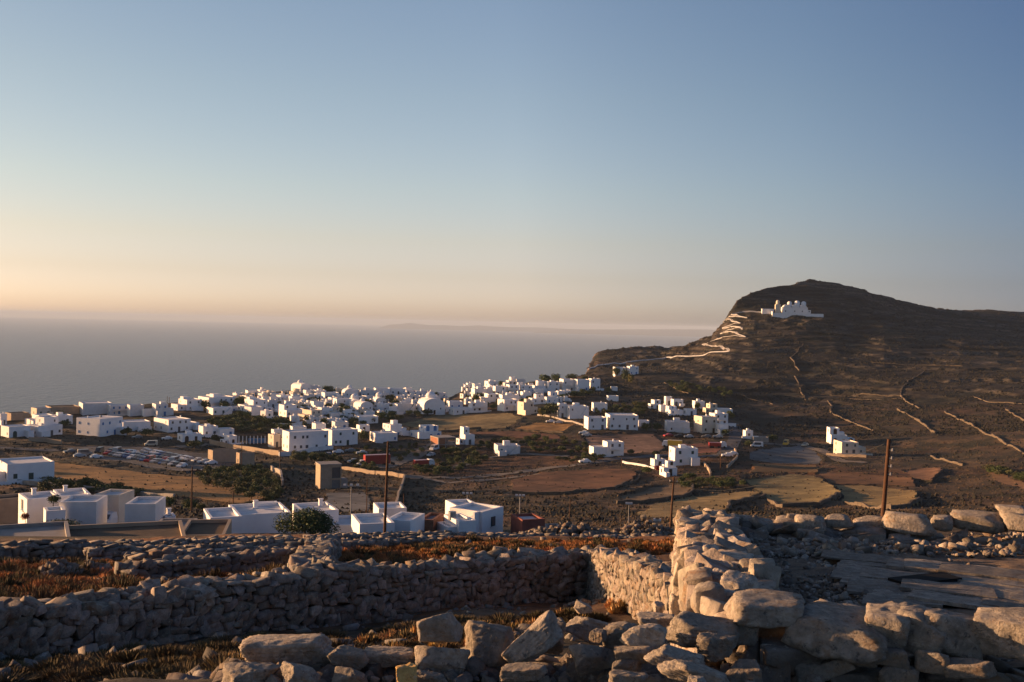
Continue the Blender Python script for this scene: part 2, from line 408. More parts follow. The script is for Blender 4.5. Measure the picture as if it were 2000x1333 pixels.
# ---------------------------------------------------------------- materials
def mat(name, base, rough=0.9, var=0.25, scale=1.0, bump=0.0, bscale=8.0, attr=None, spec=0.2, tint=None, detail=6.0, bdist=0.05):
    """procedural: noise-varied base colour (or a colour attribute times noise), bump"""
    mt = bpy.data.materials.new(name)
    mt.use_nodes = True
    n, l = mt.node_tree.nodes, mt.node_tree.links
    b = n['Principled BSDF']
    b.inputs['Roughness'].default_value = rough
    b.inputs['Specular IOR Level'].default_value = spec
    tc = n.new('ShaderNodeTexCoord')
    ns = n.new('ShaderNodeTexNoise')
    ns.inputs['Scale'].default_value = scale
    ns.inputs['Detail'].default_value = detail
    ns.inputs['Roughness'].default_value = 0.65
    l.new(tc.outputs['Object'], ns.inputs['Vector'])
    mr = n.new('ShaderNodeMapRange')
    mr.inputs['From Min'].default_value = 0.3
    mr.inputs['From Max'].default_value = 0.7
    mr.inputs['To Min'].default_value = 1 - var
    mr.inputs['To Max'].default_value = 1 + var
    l.new(ns.outputs['Fac'], mr.inputs['Value'])
    mx = n.new('ShaderNodeMix')
    mx.data_type = 'RGBA'
    mx.blend_type = 'MULTIPLY'
    mx.inputs['Factor'].default_value = 1
    if attr:
        at = n.new('ShaderNodeAttribute')
        at.attribute_name = attr
        src = at.outputs['Color']
        if base is not None:
            m0 = n.new('ShaderNodeMix'); m0.data_type = 'RGBA'; m0.blend_type = 'MULTIPLY'
            m0.inputs['Factor'].default_value = 1
            m0.inputs[7].default_value = (*base, 1)
            l.new(src, m0.inputs[6]); src = m0.outputs[2]
        l.new(src, mx.inputs[6])
    else:
        mx.inputs[6].default_value = (*base, 1)
    l.new(mr.outputs[0], mx.inputs[7])
    out = mx.outputs[2]
    if tint:
        n2 = n.new('ShaderNodeTexNoise')
        n2.inputs['Scale'].default_value = scale * tint[1]
        n2.inputs['Detail'].default_value = 4
        l.new(tc.outputs['Object'], n2.inputs['Vector'])
        r2 = n.new('ShaderNodeMapRange')
        r2.inputs['From Min'].default_value = tint[2]
        r2.inputs['From Max'].default_value = tint[2] + 0.12
        l.new(n2.outputs['Fac'], r2.inputs['Value'])
        m2 = n.new('ShaderNodeMix'); m2.data_type = 'RGBA'
        l.new(r2.outputs[0], m2.inputs['Factor'])
        l.new(out, m2.inputs[6])
        m2.inputs[7].default_value = (*tint[0], 1)
        out = m2.outputs[2]
    l.new(out, b.inputs['Base Color'])
    if bump:
        nb = n.new('ShaderNodeTexNoise')
        nb.inputs['Scale'].default_value = bscale
        nb.inputs['Detail'].default_value = 8
        nb.inputs['Roughness'].default_value = 0.7
        l.new(tc.outputs['Object'], nb.inputs['Vector'])
        bp = n.new('ShaderNodeBump')
        bp.inputs['Strength'].default_value = bump
        bp.inputs['Distance'].default_value = bdist
        l.new(nb.outputs['Fac'], bp.inputs['Height'])
        l.new(bp.outputs[0], b.inputs['Normal'])
    return mt
M = {}
M['terrain'] = mat('earth', None, var=0.45, scale=0.55, attr='ground', bump=0.8, bscale=1.2, bdist=0.5, detail=10)
M['near_earth'] = mat('near_earth', None, var=0.45, scale=2.5, attr='ground', bump=0.7, bscale=14, bdist=0.06, detail=8)
M['field'] = mat('field_soil', None, var=0.3, scale=0.35, attr='ground', bump=0.5, bscale=1.5, bdist=0.25)
M['asphalt'] = mat('asphalt', (.075, .075, .08), var=0.2, scale=0.8)
M['track'] = mat('dusty_track', (.17, .14, .11), var=0.25, scale=0.6, bump=0.3, bscale=3, bdist=.1)
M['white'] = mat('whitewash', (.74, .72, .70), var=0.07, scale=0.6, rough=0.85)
M['white2'] = mat('whitewash_grey_shaded', (.60, .59, .58), var=0.10, scale=0.7, rough=0.85)  # grey whitewash; also paints the shade on walls labelled shaded
M['cream'] = mat('cream_plaster', (.62, .53, .42), var=0.10, scale=0.7)
M['beige'] = mat('beige_render', (.33, .25, .175), var=0.15, scale=0.8, bump=.2, bscale=5)
M['deck'] = mat('roof_screed', (.64, .61, .58), var=0.18, scale=0.9)
M['concrete'] = mat('raw_concrete', (.28, .25, .22), var=0.2, scale=1.1)
M['clay'] = mat('roof_clay', (.105, .072, .045), var=0.25, scale=0.8, bump=0.4, bscale=6, bdist=.05)
M['greyroof'] = mat('roof_cement', (.16, .155, .15), var=0.2, scale=1.0)
M['red'] = mat('red_plaster', (.22, .075, .055), var=0.2, scale=1.2)
M['brick'] = mat('hollow_brick', (.27, .12, .07), var=0.25, scale=2)
M['blue'] = mat('blue_paint', (.05, .15, .33), rough=0.5, var=0.1)
M['dark'] = mat('dark_glass', (.045, .050, .060), rough=0.4, var=0.2, spec=0.5)
M['brown'] = mat('brown_shutter', (.06, .035, .022), rough=0.6)
M['greenp'] = mat('green_shutter', (.03, .06, .05), rough=0.6)
M['wood'] = mat('pole_wood', (.075, .038, .022), var=0.3, scale=4)
M['metal'] = mat('grey_metal', (.25, .25, .25), rough=0.45, var=0.1)
M['rubber'] = mat('rubber', (.02, .02, .02), rough=0.8)
M['path'] = mat('path_stone', (.36, .32, .285), var=0.15, scale=0.7)
# ---------------------------------------------------------------- terrain sheet, fields
def sheet_faces(mask_faces=None):
    i = np.arange(ND - 1)[:, None]; j = np.arange(NA - 1)[None, :]
    a = i * NA + j
    q = np.stack([a, a + 1, a + NA + 1, a + NA], -1)
    return q.reshape(-1, 4) if mask_faces is None else q[mask_faces]
VG = np.stack([X, Y, Z], -1)
_n1 = fbm(X * 0.02, Y * 0.02)
_n2 = fbm(X * 0.11 + 9, Y * 0.11, 4)
_n3 = fbm(X * 0.7 + 3, Y * 0.7, 4)
_n4 = fbm(X * 0.35 + 31, Y * 0.35, 3)
def mixc(a, b, t):
    return np.asarray(a) * (1 - t[..., None]) + np.asarray(b) * t[..., None]
G = mixc((.078, .055, .034), (.12, .075, .042), sstep(-.4, .4, _n1))
G = mixc(G, (.034, .034, .020), sstep(-.05, .35, _n2) * 0.75)
G = mixc(G, (.14, .064, .030), sstep(.12, .45, fbm(X * .013 + 50, Y * .013)) * 0.7 * (DR[:, None] < 560))
# hill: dry maquis, pale terrace walls along the contours
H_ = mixc((.070, .047, .031), (.105, .066, .041), sstep(-.35, .35, _n1))
H_ = mixc(H_, (.030, .027, .019), sstep(-.1, .25, _n4) * 0.75)
H_ = mixc(H_, (.17, .13, .095), (sstep(.70, .80, fr) - sstep(.92, 1.0, fr)) * tmask * sstep(-.25, .2, _n2) * 0.75)
G = mixc(G, H_, sstep(500, 600, DR)[:, None] * np.ones_like(Z))
rock = np.clip(_cl * sstep(.1, .5, fbm(X * .12, Y * .12)) * sstep(700, 830, DR)[:, None], 0, 1)
_sl = np.zeros_like(Z); _sl[1:] = np.abs(np.diff(Z, axis=0)) / np.diff(DR)[:, None]
_sa = np.zeros_like(Z); _sa[:, 1:] = np.abs(np.diff(Z, axis=1)) / (np.diff(AZ)[None, :] * DR[:, None])
cliff = sstep(0.7, 1.3, np.maximum(_sl, _sa)) * (DR[:, None] > 520)
G = mixc(G, (.20, .13, .09), np.maximum(rock * 0.7, cliff))
# foreground: dark trampled earth, rust-red cushion scrub beyond the long wall
N_ = mixc((.060, .046, .032), (.035, .028, .019), sstep(-.2, .25, _n3))
N_ = mixc(N_, (.13, .11, .09), sstep(.22, .4, _n4) * 0.6)
O_ = mixc((.26, .115, .045), (.12, .062, .03), sstep(-.2, .25, _n3))
ring = sstep(19, 25, DR)[:, None] * np.ones_like(Z)
N_ = mixc(N_, O_, ring)
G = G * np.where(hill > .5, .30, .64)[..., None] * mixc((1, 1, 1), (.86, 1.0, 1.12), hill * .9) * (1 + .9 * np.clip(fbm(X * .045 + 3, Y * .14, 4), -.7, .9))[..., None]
G = mixc(G, (.016, .017, .009), sstep(.05, .4, fbm(X * .07 + 13, Y * .07 + 5, 4)) * .75)
_tr = np.maximum((sstep(.66, .78, fr) - sstep(.92, 1.0, fr)), .6 * (sstep(.2, .27, fr) - sstep(.33, .4, fr)))
_tr = _tr * hill * sstep(-.35, .15, fbm(X * .015 + 20, Y * .05, 4)) * sstep(.9, .5, cliff)
G = mixc(G, (.095, .078, .060), _tr * .55)
G = G * (1 + hill * 1.25 * np.clip(fbm(X * .05, Y * .35 + 9, 4), -.65, .8))[..., None]
G = mixc(N_ * 0.8, G, sstep(58, 75, DR)[:, None] * np.ones_like(Z))
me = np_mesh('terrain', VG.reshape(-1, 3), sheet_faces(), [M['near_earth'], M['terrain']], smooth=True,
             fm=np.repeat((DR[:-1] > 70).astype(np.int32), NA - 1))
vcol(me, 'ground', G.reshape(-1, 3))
tag(mesh_obj('terrain', me), kind='structure')
def patch(name, mask, c, lift, mt, var=0.75):
    fmask = mask[:-1, :-1] & mask[1:, 1:]
    q = sheet_faces(fmask)
    if not len(q):
        return
    ids, inv = np.unique(q.ravel(), return_inverse=True)
    V = VG.reshape(-1, 3)[ids].copy()
    V[:, 2] += lift
    me = np_mesh(name, V, inv.reshape(-1, 4), [mt], smooth=True)
    nz = _n2.reshape(-1)[ids] + _n4.reshape(-1)[ids] * 0.6
    vcol(me, 'ground', np.asarray(c)[None, :] * (1 + var * nz)[:, None])
    tag(mesh_obj(name, me), kind='structure')
for (nm, poly, amp, c), mk in zip(FIELDS, fld_m):
    patch(nm, mk, np.array(c) * (1.05 if 'stubble' in nm or 'village' in nm else .85), 0.06, M['field'])
# sea
sd = np.concatenate([np.linspace(300, 3000, 40), np.geomspace(3200, 52000, 40)])
sa = np.radians(np.linspace(-180, 180, 181))
SV = np.stack([sd[:, None] * np.sin(sa), sd[:, None] * np.cos(sa), np.zeros((len(sd), len(sa)))], -1).reshape(-1, 3)
i = np.arange(len(sd) - 1)[:, None]; j = np.arange(len(sa) - 1)[None, :]
a = i * len(sa) + j
q = np.stack([a, a + 1, a + len(sa) + 1, a + len(sa)], -1).reshape(-1, 4)
ms = bpy.data.materials.new('sea_water'); ms.use_nodes = True
n, l = ms.node_tree.nodes, ms.node_tree.links
b = n['Principled BSDF']
b.inputs['Base Color'].default_value = (.020, .036, .060, 1)
b.inputs['Roughness'].default_value = 0.32
b.inputs['IOR'].default_value = 1.33
tc = n.new('ShaderNodeTexCoord')
mp = n.new('ShaderNodeMapping'); mp.inputs['Scale'].default_value = (1, 0.45, 1)
l.new(tc.outputs['Object'], mp.inputs[0])
w1 = n.new('ShaderNodeTexNoise'); w1.inputs['Scale'].default_value = 0.035; w1.inputs['Detail'].default_value = 7; w1.inputs['Roughness'].default_value = .6
l.new(mp.outputs[0], w1.inputs['Vector'])
bp = n.new('ShaderNodeBump'); bp.inputs['Strength'].default_value = 1.0; bp.inputs['Distance'].default_value = 14.0
l.new(w1.outputs['Fac'], bp.inputs['Height']); l.new(bp.outputs[0], b.inputs['Normal'])
tag(mesh_obj('sea', np_mesh('sea', SV, q, [ms], smooth=True)), kind='structure')
# faint islands on the horizon
def island(name, pxs, D, label, depth=2500):
    V, F = [], []
    for px, hpx in pxs:
        a, s = azs(px, 650)
        h = (hpx * 0.38 + 3 * (hpx > 0)) / FPX * D
        for dd, hh in ((-depth, -3), (-depth * .4, h * .55), (0, h), (depth, -3)):
            V.append(((D + dd) * math.sin(a), (D + dd) * math.cos(a), hh))
    for i in range(len(pxs) - 1):
        for k in range(3):
            F.append((i * 4 + k, i * 4 + k + 1, i * 4 + k + 5, i * 4 + k + 4))
    tag(mesh_obj(name, np_mesh(name, V, F, [M['isl']], smooth=True)), kind='structure')
M['isl'] = mat('far_island', (.10, .085, .07), var=.2, scale=.002)
island('far_hills', [(740, 0), (760, 9), (780, 13), (800, 20), (815, 16), (840, 11), (870, 12), (900, 10), (935, 16), (960, 12), (1000, 10), (1050, 12), (1090, 9), (1140, 7), (1160, 0)], 34000, '')
island('far_hills', [(1040, 0), (1100, 9), (1180, 14), (1240, 18), (1300, 22), (1380, 26), (1450, 20), (1550, 10), (1600, 0)], 30000, '')
# haze
def haze():
    mt = bpy.data.materials.new('haze_air'); mt.use_nodes = True
    n, l = mt.node_tree.nodes, mt.node_tree.links
    n.remove(n['Principled BSDF'])
    pv = n.new('ShaderNodeVolumePrincipled')
    pv.inputs['Color'].default_value = (.49, .60, .75, 1)
    pv.inputs['Density'].default_value = HAZE
    pv.inputs['Anisotropy'].default_value = 0.0
    l.new(pv.outputs[0], n['Material Output'].inputs['Volume'])
    o = MB().box(-56000, 56000, -56000, 56000, -1.0, 299).obj('haze', mt)
    tag(o, kind='stuff')
HAZE = 4.6e-5
# ---------------------------------------------------------------- stones and dry-stone walls
def ico(sub):
    bm = bmesh.new()
    bmesh.ops.create_icosphere(bm, subdivisions=sub, radius=1.0)
    V = np.array([v.co[:] for v in bm.verts]); F = np.array([[v.index for v in f.verts] for f in bm.faces])
    bm.free()
    return V, F
ICO = {k: ico(k) for k in (1, 2, 3, 4, 5)}
def n3(P, s, seed):
    """cheap vectorised 3-D value noise built from three 2-D slices"""
    o = seed * 7.31
    return vn(P[:, 0] * s + o, P[:, 1] * s + P[:, 2] * s * .7) + vn(P[:, 1] * s - o, P[:, 2] * s + P[:, 0] * s * .6) + vn(P[:, 2] * s + o * .5, P[:, 0] * s - P[:, 1] * s * .65)
def rock(seed, sub=3, planes=7, sharp=40, rough=0.05, blocky=0.5, strata=0.0):
    """unit stone: a sphere split by random planes into an angular block, edges slightly worn, surface pitted"""
    rs = np.random.RandomState(seed)
    V, F = ICO[sub]
    N = rs.normal(size=(planes, 3)); N /= np.linalg.norm(N, axis=1)[:, None]
    B = np.array([[1, 0, 0], [-1, 0, 0], [0, 1, 0], [0, -1, 0], [0, 0, 1], [0, 0, -1]], float) + rs.normal(size=(6, 3)) * (.36 - .24 * blocky)
    B /= np.linalg.norm(B, axis=1)[:, None]
    N = np.vstack([N, B])
    D = np.concatenate([rs.uniform(.62 + .18 * blocky, 1.2, planes), rs.uniform(.62, .86, 6)])
    q = np.maximum(V @ N.T, 1e-4) / D[None]
    r = (q ** sharp).sum(1) ** (-1.0 / sharp)
    r = np.minimum(r, 1.3)
    P = V * r[:, None]
    r2 = 1 + rough * (n3(V, 2.1, seed) + 0.7 * n3(P, 5.3, seed + 3) + 0.45 * n3(P, 12.0, seed + 5) + .3 * n3(P, 25.0, seed + 7))
    if strata:
        t = P[:, 2] * 4.2 + .5 * n3(P, 1.2, seed + 9)
        r2 = r2 - strata * np.exp(-((t - np.round(t)) / .09) ** 2) * (n3(P, 1.6, seed + 11) > -.15)
    return P * r2[:, None], F
def chip(seed, cuts=6, bev=.07):
    """unit stone for walls: a block split by random planes, arrises worn"""
    rs = np.random.RandomState(seed)
    bm = bmesh.new()
    bmesh.ops.create_cube(bm, size=2.0)
    for v in bm.verts:
        v.co = Vector([c * rs.uniform(.72, 1.05) for c in v.co])
    for _ in range(cuts):
        n = Vector(rs.normal(size=3)).normalized()
        r = bmesh.ops.bisect_plane(bm, geom=bm.verts[:] + bm.edges[:] + bm.faces[:], plane_co=n * rs.uniform(.62, 1.05), plane_no=n, clear_outer=True)
        ed = [e for e in bm.edges if e.is_boundary]
        if ed:
            bmesh.ops.holes_fill(bm, edges=ed, sides=0)
    bmesh.ops.remove_doubles(bm, verts=bm.verts[:], dist=.06)
    if bev:
        bmesh.ops.bevel(bm, geom=bm.edges[:], offset=bev, segments=1, affect='EDGES', clamp_overlap=True)
    bmesh.ops.triangulate(bm, faces=bm.faces[:])
    bm.verts.index_update()
    V = np.array([v.co[:] for v in bm.verts]); F = np.array([[v.index for v in f.verts] for f in bm.faces])
    bm.free()
    V = (V - (V.max(0) + V.min(0)) / 2) / (V.max(0) - V.min(0)) * 2
    return V, F
STONES = [chip(s, 5 + s % 3, .06) for s in range(34)]
STONES1 = [chip(s + 60, 5, 0) for s in range(20)]
STONES3 = [chip(s + 120, 5 + s % 3, .09) for s in range(30)]
def stone_mat(name, light, rusty, k=1.0, bs=9.0, bump=0.75, bd=0.03):
    """limestone: grey-buff body by tint attribute, pale worn patches, rust and black lichen"""
    mt = mat(name, light, var=0.45, scale=3.2 * k, bump=bump, bscale=bs, attr='tint', bdist=bd, detail=10)
    n, l = mt.node_tree.nodes, mt.node_tree.links
    b = n['Principled BSDF']
    src = b.inputs['Base Color'].links[0].from_socket
    tc = next(x for x in n if x.type == 'TEX_COORD')
    for colr, sc, lo, hi, mx in ((rusty, 2.1 * k, .52, .66, .8), ((.06, .055, .05), 5.5 * k, .56, .66, .75), ((.42, .40, .36), 8.0 * k, .58, .68, .65)):
        t = n.new('ShaderNodeTexNoise'); t.inputs['Scale'].default_value = sc; t.inputs['Detail'].default_value = 7; t.inputs['Roughness'].default_value = .7
        l.new(tc.outputs['Object'], t.inputs['Vector'])
        r = n.new('ShaderNodeMapRange'); r.inputs['From Min'].default_value = lo; r.inputs['From Max'].default_value = hi; r.inputs['To Max'].default_value = mx
        l.new(t.outputs['Fac'], r.inputs['Value'])
        m = n.new('ShaderNodeMix'); m.data_type = 'RGBA'
        l.new(r.outputs[0], m.inputs['Factor']); l.new(src, m.inputs[6]); m.inputs[7].default_value = (*colr, 1)
        src = m.outputs[2]
    l.new(src, b.inputs['Base Color'])
    return mt
M['stone'] = stone_mat('limestone', (.175, .146, .118), (.20, .11, .055), k=2.0, bs=26, bump=.9, bd=.025)
M['boulder'] = stone_mat('limestone_boulder', (.33, .285, .235), (.27, .165, .09), k=5.0, bs=42, bump=1.0, bd=.03)
M['stone_far'] = stone_mat('limestone_far', (.17, .15, .13), (.16, .09, .05), k=.5, bs=5, bd=.05)
M['slab'] = stone_mat('schist_slab', (.19, .165, .135), (.10, .06, .035), k=4, bs=40, bd=.012)
M['gold_stone'] = stone_mat('golden_limestone', (.42, .27, .10), (.45, .22, .06), k=4.5, bs=60, bd=.01)
M['core'] = mat('wall_core', (.035, .030, .025), var=.3, scale=5)

class Stones:
    """many stones gathered into one wall mesh, each with its own tint"""
    def __init__(s, lib, sub):
        s.lib, s.k = lib, 0
        s.V, s.T, s.F = [], [], []
        s.rs = np.random.RandomState(len(lib) * 13 + sub)
    def add(s, c, size, rz=0.0, tilt=0.25, ti=None):
        V, F = s.lib[s.rs.randint(len(s.lib))]
        s.F.append(F + s.k); s.k += len(V)
        a, b = s.rs.normal(0, tilt), s.rs.normal(0, tilt)
        V = V * (np.asarray(size) / 2)[None]
        V = V @ np.array([[math.cos(a), 0, -math.sin(a)], [0, 1, 0], [math.sin(a), 0, math.cos(a)]])
        V = V @ np.array([[1, 0, 0], [0, math.cos(b), -math.sin(b)], [0, math.sin(b), math.cos(b)]])
        V = V @ np.array([[math.cos(rz), math.sin(rz), 0], [-math.sin(rz), math.cos(rz), 0], [0, 0, 1]])
        s.V.append(V + np.asarray(c)[None])
        t = s.rs.uniform(.62, 1.3) if ti is None else ti
        s.T.append(np.tile(np.array([[t * s.rs.uniform(.96, 1.06), t, t * s.rs.uniform(.92, 1.04)]]), (len(V), 1)))
    def mesh(s, name, mt, smooth=False):
        F = np.vstack(s.F)
        me = np_mesh(name, np.vstack(s.V), F, [mt], smooth=smooth)
        vcol(me, 'tint', np.vstack(s.T))
        return me
def resample(pts, step):
    P = [np.array(p, float) for p in pts]
    out = [P[0]]
    for a, b in zip(P[:-1], P[1:]):
        L = np.linalg.norm((b - a)[:2])
        k = max(1, int(round(L / step)))
        for i in range(1, k + 1):
            out.append(a + (b - a) * i / k)
    return out
def stone_wall(name, label, pts, thick, sz, lib, sub, mt, seed, faces=2, ragged=0.12, parent=None, cap=1.25, group=None, tint=(.62, 1.3)):
    """pts: (x, y, z base, z top) along the wall line; coursed rubble on both faces and along the top, round a dark core"""
    S = Stones(lib, sub)
    S.rs = rs = np.random.RandomState(seed)
    line = resample(pts, sz * 0.55)
    cs = MB()
    seg = resample(pts, sz * 2)
    for p, q in zip(seg[:-1], seg[1:]):
        d = (q - p)[:2]; L = np.linalg.norm(d); d /= L; nrm = np.array([-d[1], d[0]]) * thick * 0.34
        V = []
        for e in (p, q):
            lo, hi = e[2] - .3, max(e[3] - sz * .45, e[2] - .2)
            for sgn in (-1, 1):
                V += [(e[0] + nrm[0] * sgn, e[1] + nrm[1] * sgn, lo), (e[0] + nrm[0] * sgn, e[1] + nrm[1] * sgn, hi)]
        cs.add(V, [(0, 1, 5, 4), (2, 6, 7, 3), (1, 3, 7, 5), (0, 4, 6, 2), (0, 2, 3, 1), (4, 5, 7, 6)])
    tot = np.concatenate([[0], np.cumsum([np.linalg.norm((b - a)[:2]) for a, b in zip(line[:-1], line[1:])])])
    arr = np.array(line)
    def at(s):
        return np.array([np.interp(s, tot, arr[:, k]) for k in range(4)])
    def dirat(s):
        a, b = at(max(s - .2, 0)), at(min(s + .2, tot[-1]))
        d = (b - a)[:2]
        return d / (np.linalg.norm(d) + 1e-9)
    for side in ((-1, 1) if faces == 2 else (faces,)):
        hmax = max(p[3] - p[2] for p in line)
        z = -0.05
        while z < hmax:
            ch = sz * rs.uniform(.42, .8)
            s = rs.uniform(0, sz) - sz * .3
            while s < tot[-1] + sz * .2:
                w = sz * rs.uniform(.4, 1.7)
                p = at(min(max(s + w / 2, 0), tot[-1])); d = dirat(min(max(s + w / 2, 0), tot[-1]))
                if z + ch * .4 < p[3] - p[2]:
                    nn = np.array([-d[1], d[0]]) * side * thick * .5 * (1 - .12 * z / max(hmax, .1))
                    hh = ch * rs.uniform(.9, 1.45)
                    if rs.rand() < .2: hh *= rs.uniform(1.3, 2.0)
                    S.add((p[0] + nn[0] + rs.normal(0, .02 * sz), p[1] + nn[1] + rs.normal(0, .06 * sz), p[2] + z + ch / 2 + rs.normal(0, .12) * ch), (w * 1.12, sz * rs.uniform(.7, 1.2), hh), math.atan2(d[1], d[0]) + rs.normal(0, .12), .22, rs.uniform(*tint))
                s += w * .98
            z += ch * .95
    s = 0
    while s < tot[-1]:
        w = sz * rs.uniform(.6, 1.7) * cap
        p = at(s + w / 2 if s + w / 2 < tot[-1] else tot[-1]); d = dirat(min(s + w / 2, tot[-1]))
        for o in (-.25, .25):
            off = np.array([-d[1], d[0]]) * thick * (o + rs.normal(0, .06))
            h = sz * rs.uniform(.35, .8) * cap
            S.add((p[0] + off[0], p[1] + off[1], p[3] + rs.uniform(-.25, ragged) * sz), (w * 1.1, thick * rs.uniform(.4, .75), h if sub > 1 else h * .75), math.atan2(d[1], d[0]) + rs.normal(0, .3), .25 if sub > 1 else .1, rs.uniform(*tint) * 1.06)
        s += w * .9
    me = S.mesh(name, mt, smooth=False)
    if parent is None:
        o = mesh_obj(name, me)
        tag(o, label, 'stone wall', group)
    else:
        o = mesh_obj('stonework', me, parent)
    cs.obj('wall_core', [M['core']], o)
    return o
def wall_px(pts, d_top=None):
    """(px, dist, py base, py top) -> wall points"""
    out = []
    for px, d, yb, yt in pts:
        b, t = pt(px, yb, d), pt(px, yt, d)
        out.append((b.x, b.y, b.z, t.z))
    return out
def wall_ground(pts, h, jitter=0.0, dmin=15, seed=1):
    """(px, py) ground points -> wall points of height h following the ground"""
    rs = np.random.RandomState(seed)
    P = [gp(px, py, dmin) for px, py in pts]
    out = []
    for q in resample([(p.x, p.y, 0, 0) for p in P], 2.0):
        z = zg(q[0], q[1])
        out.append((q[0], q[1], z - .05, z + h * (1 + rs.uniform(-jitter, jitter))))
    return out

# ---- the long field wall below the viewpoint and the lesser walls behind it
LONG = wall_px([(-620, 18, 1350, 1240), (-140, 19, 1305, 1204), (0, 19.5, 1283, 1187), (130, 20, 1274, 1180), (260, 20.7, 1262, 1167), (340, 21.2, 1252, 1150), (450, 22, 1238, 1139), (560, 22.7, 1230, 1125), (640, 23.4, 1226, 1108), (760, 24.4, 1213, 1112), (850, 25.2, 1200, 1104), (950, 26.2, 1190, 1090), (1060, 27.2, 1176, 1083), (1175, 28.2, 1166, 1079)])
stone_wall('field_wall', 'long grey dry-stone wall crossing below the viewpoint in shade', LONG, .75, .25, STONES, 2, M['stone'], 11, faces=2, tint=(.8, 1.7))
RETURN = wall_px([(1172, 28.0, 1166, 1079), (1200, 25.5, 1178, 1085), (1245, 22.5, 1196, 1096), (1290, 20, 1214, 1112), (1345, 17.8, 1232, 1135)])
stone_wall('field_wall', 'sunlit dry-stone wall running from the corner toward the ruined roof', RETURN, .7, .22, STONES, 2, M['stone'], 12, faces=2, tint=(.9, 1.6))
WL = [
    ('low dry-stone wall with a broken end behind the orange scrub', [(240, 34, 1143, 1108), (330, 34.8, 1134, 1098), (430, 35.8, 1120, 1088), (520, 37, 1112, 1080), (600, 38, 1103, 1068)], .7, .28, 13, STONES),
    ('heaped stone wall climbing from the long wall to the scrub field', [(618, 24.5, 1150, 1120), (606, 27.5, 1130, 1100), (612, 31, 1112, 1082), (625, 36, 1100, 1066), (640, 42, 1084, 1056)], .9, .28, 14, STONES),
    ('tumbled far wall along the top of the left-hand terrace', [(-450, 45, 1102, 1078), (-60, 46, 1094, 1072), (60, 46.5, 1090, 1064), (160, 47, 1085, 1062), (300, 48, 1081, 1062), (420, 49, 1074, 1056), (560, 50, 1070, 1050)], .8, .3, 15, STONES1),
    ('pale stone wall in the middle of the stepped terraces', [(250, 40, 1104, 1088), (400, 41.5, 1100, 1076), (520, 43, 1090, 1066), (620, 44, 1082, 1058)], .8, .3, 16, STONES1),
    ('ridge wall of loose stones in front of the white farmhouses', [(600, 53, 1066, 1051), (700, 54, 1062, 1045), (800, 55, 1060, 1043), (900, 56, 1056, 1044), (1010, 57, 1058, 1047), (1120, 58, 1058, 1050), (1200, 58, 1060, 1050), (1320, 58, 1062, 1050)], .8, .32, 17, STONES1),
    ('low grey wall edging the scrub field under the pole', [(650, 46, 1080, 1062), (760, 47.5, 1074, 1056), (880, 49, 1068, 1052)], .7, .3, 18, STONES1),
    ('short broken stone wall by the left edge of the terraces', [(170, 43.5, 1098, 1073), (320, 44, 1096, 1071), (470, 45, 1086, 1066)], .7, .3, 19, STONES1),
]
for lab, P, th, sz, sd, lib in WL:
    stone_wall('field_wall', lab, wall_px(P), th, sz, lib, 2 if lib is STONES else 1, M['stone_far'], sd)
def heap(label, px, d, w, h, n, seed, sz=.25, name='stone_heap'):
    S = Stones(STONES, 2); S.rs = rs = np.random.RandomState(seed)
    c = gd(px, d)
    for i in range(n):
        a, r = rs.uniform(0, 2 * math.pi), math.sqrt(rs.uniform(0, 1))
        k = sz * rs.uniform(.5, 1.5)
        x, y = c.x + r * w / 2 * math.cos(a), c.y + r * w / 3 * math.sin(a)
        S.add((x, y, zg(x, y) + (1 - r) * h * rs.uniform(.5, 1)), (k * 1.2, k, k * .75), a, .5)
    tag(mesh_obj(name, S.mesh(name, M['stone'])), label, 'stone heap')
heap('heap of pale rubble lit by the sun in the orange scrub', 118, 36, 1.5, .55, 90, 1)
heap('smaller rubble heap beside the broken wall end', 188, 36.5, 1.2, .45, 50, 2)
heap('pile of quarried rubble and gravel beside the red shed', 1110, 64, 7, 1.0, 260, 3, .3)
heap('pale gravel mound left of the tall leaning pole', 1255, 68, 5.5, 1.3, 260, 4, .22)
heap('loose stones fallen at the foot of the corner of the long wall', 1195, 24, 2.2, .3, 60, 5, .16)

# ---- the ruined flat roof with its parapets
EYEZ = EYE
TOPZ_N, TOPZ_F = EYE - 1.43, EYE - 2.02
root = empty('ruined_roof', pt(1700, 1200, 8))
tag(root, 'ruined flat roof of stone slabs and gravel inside a stone parapet', 'ruin')
def rp(o):
    """parent o to the ruin keeping its world place"""
    o.parent = root
    o.location = Vector(o.location) - root.location
    return o
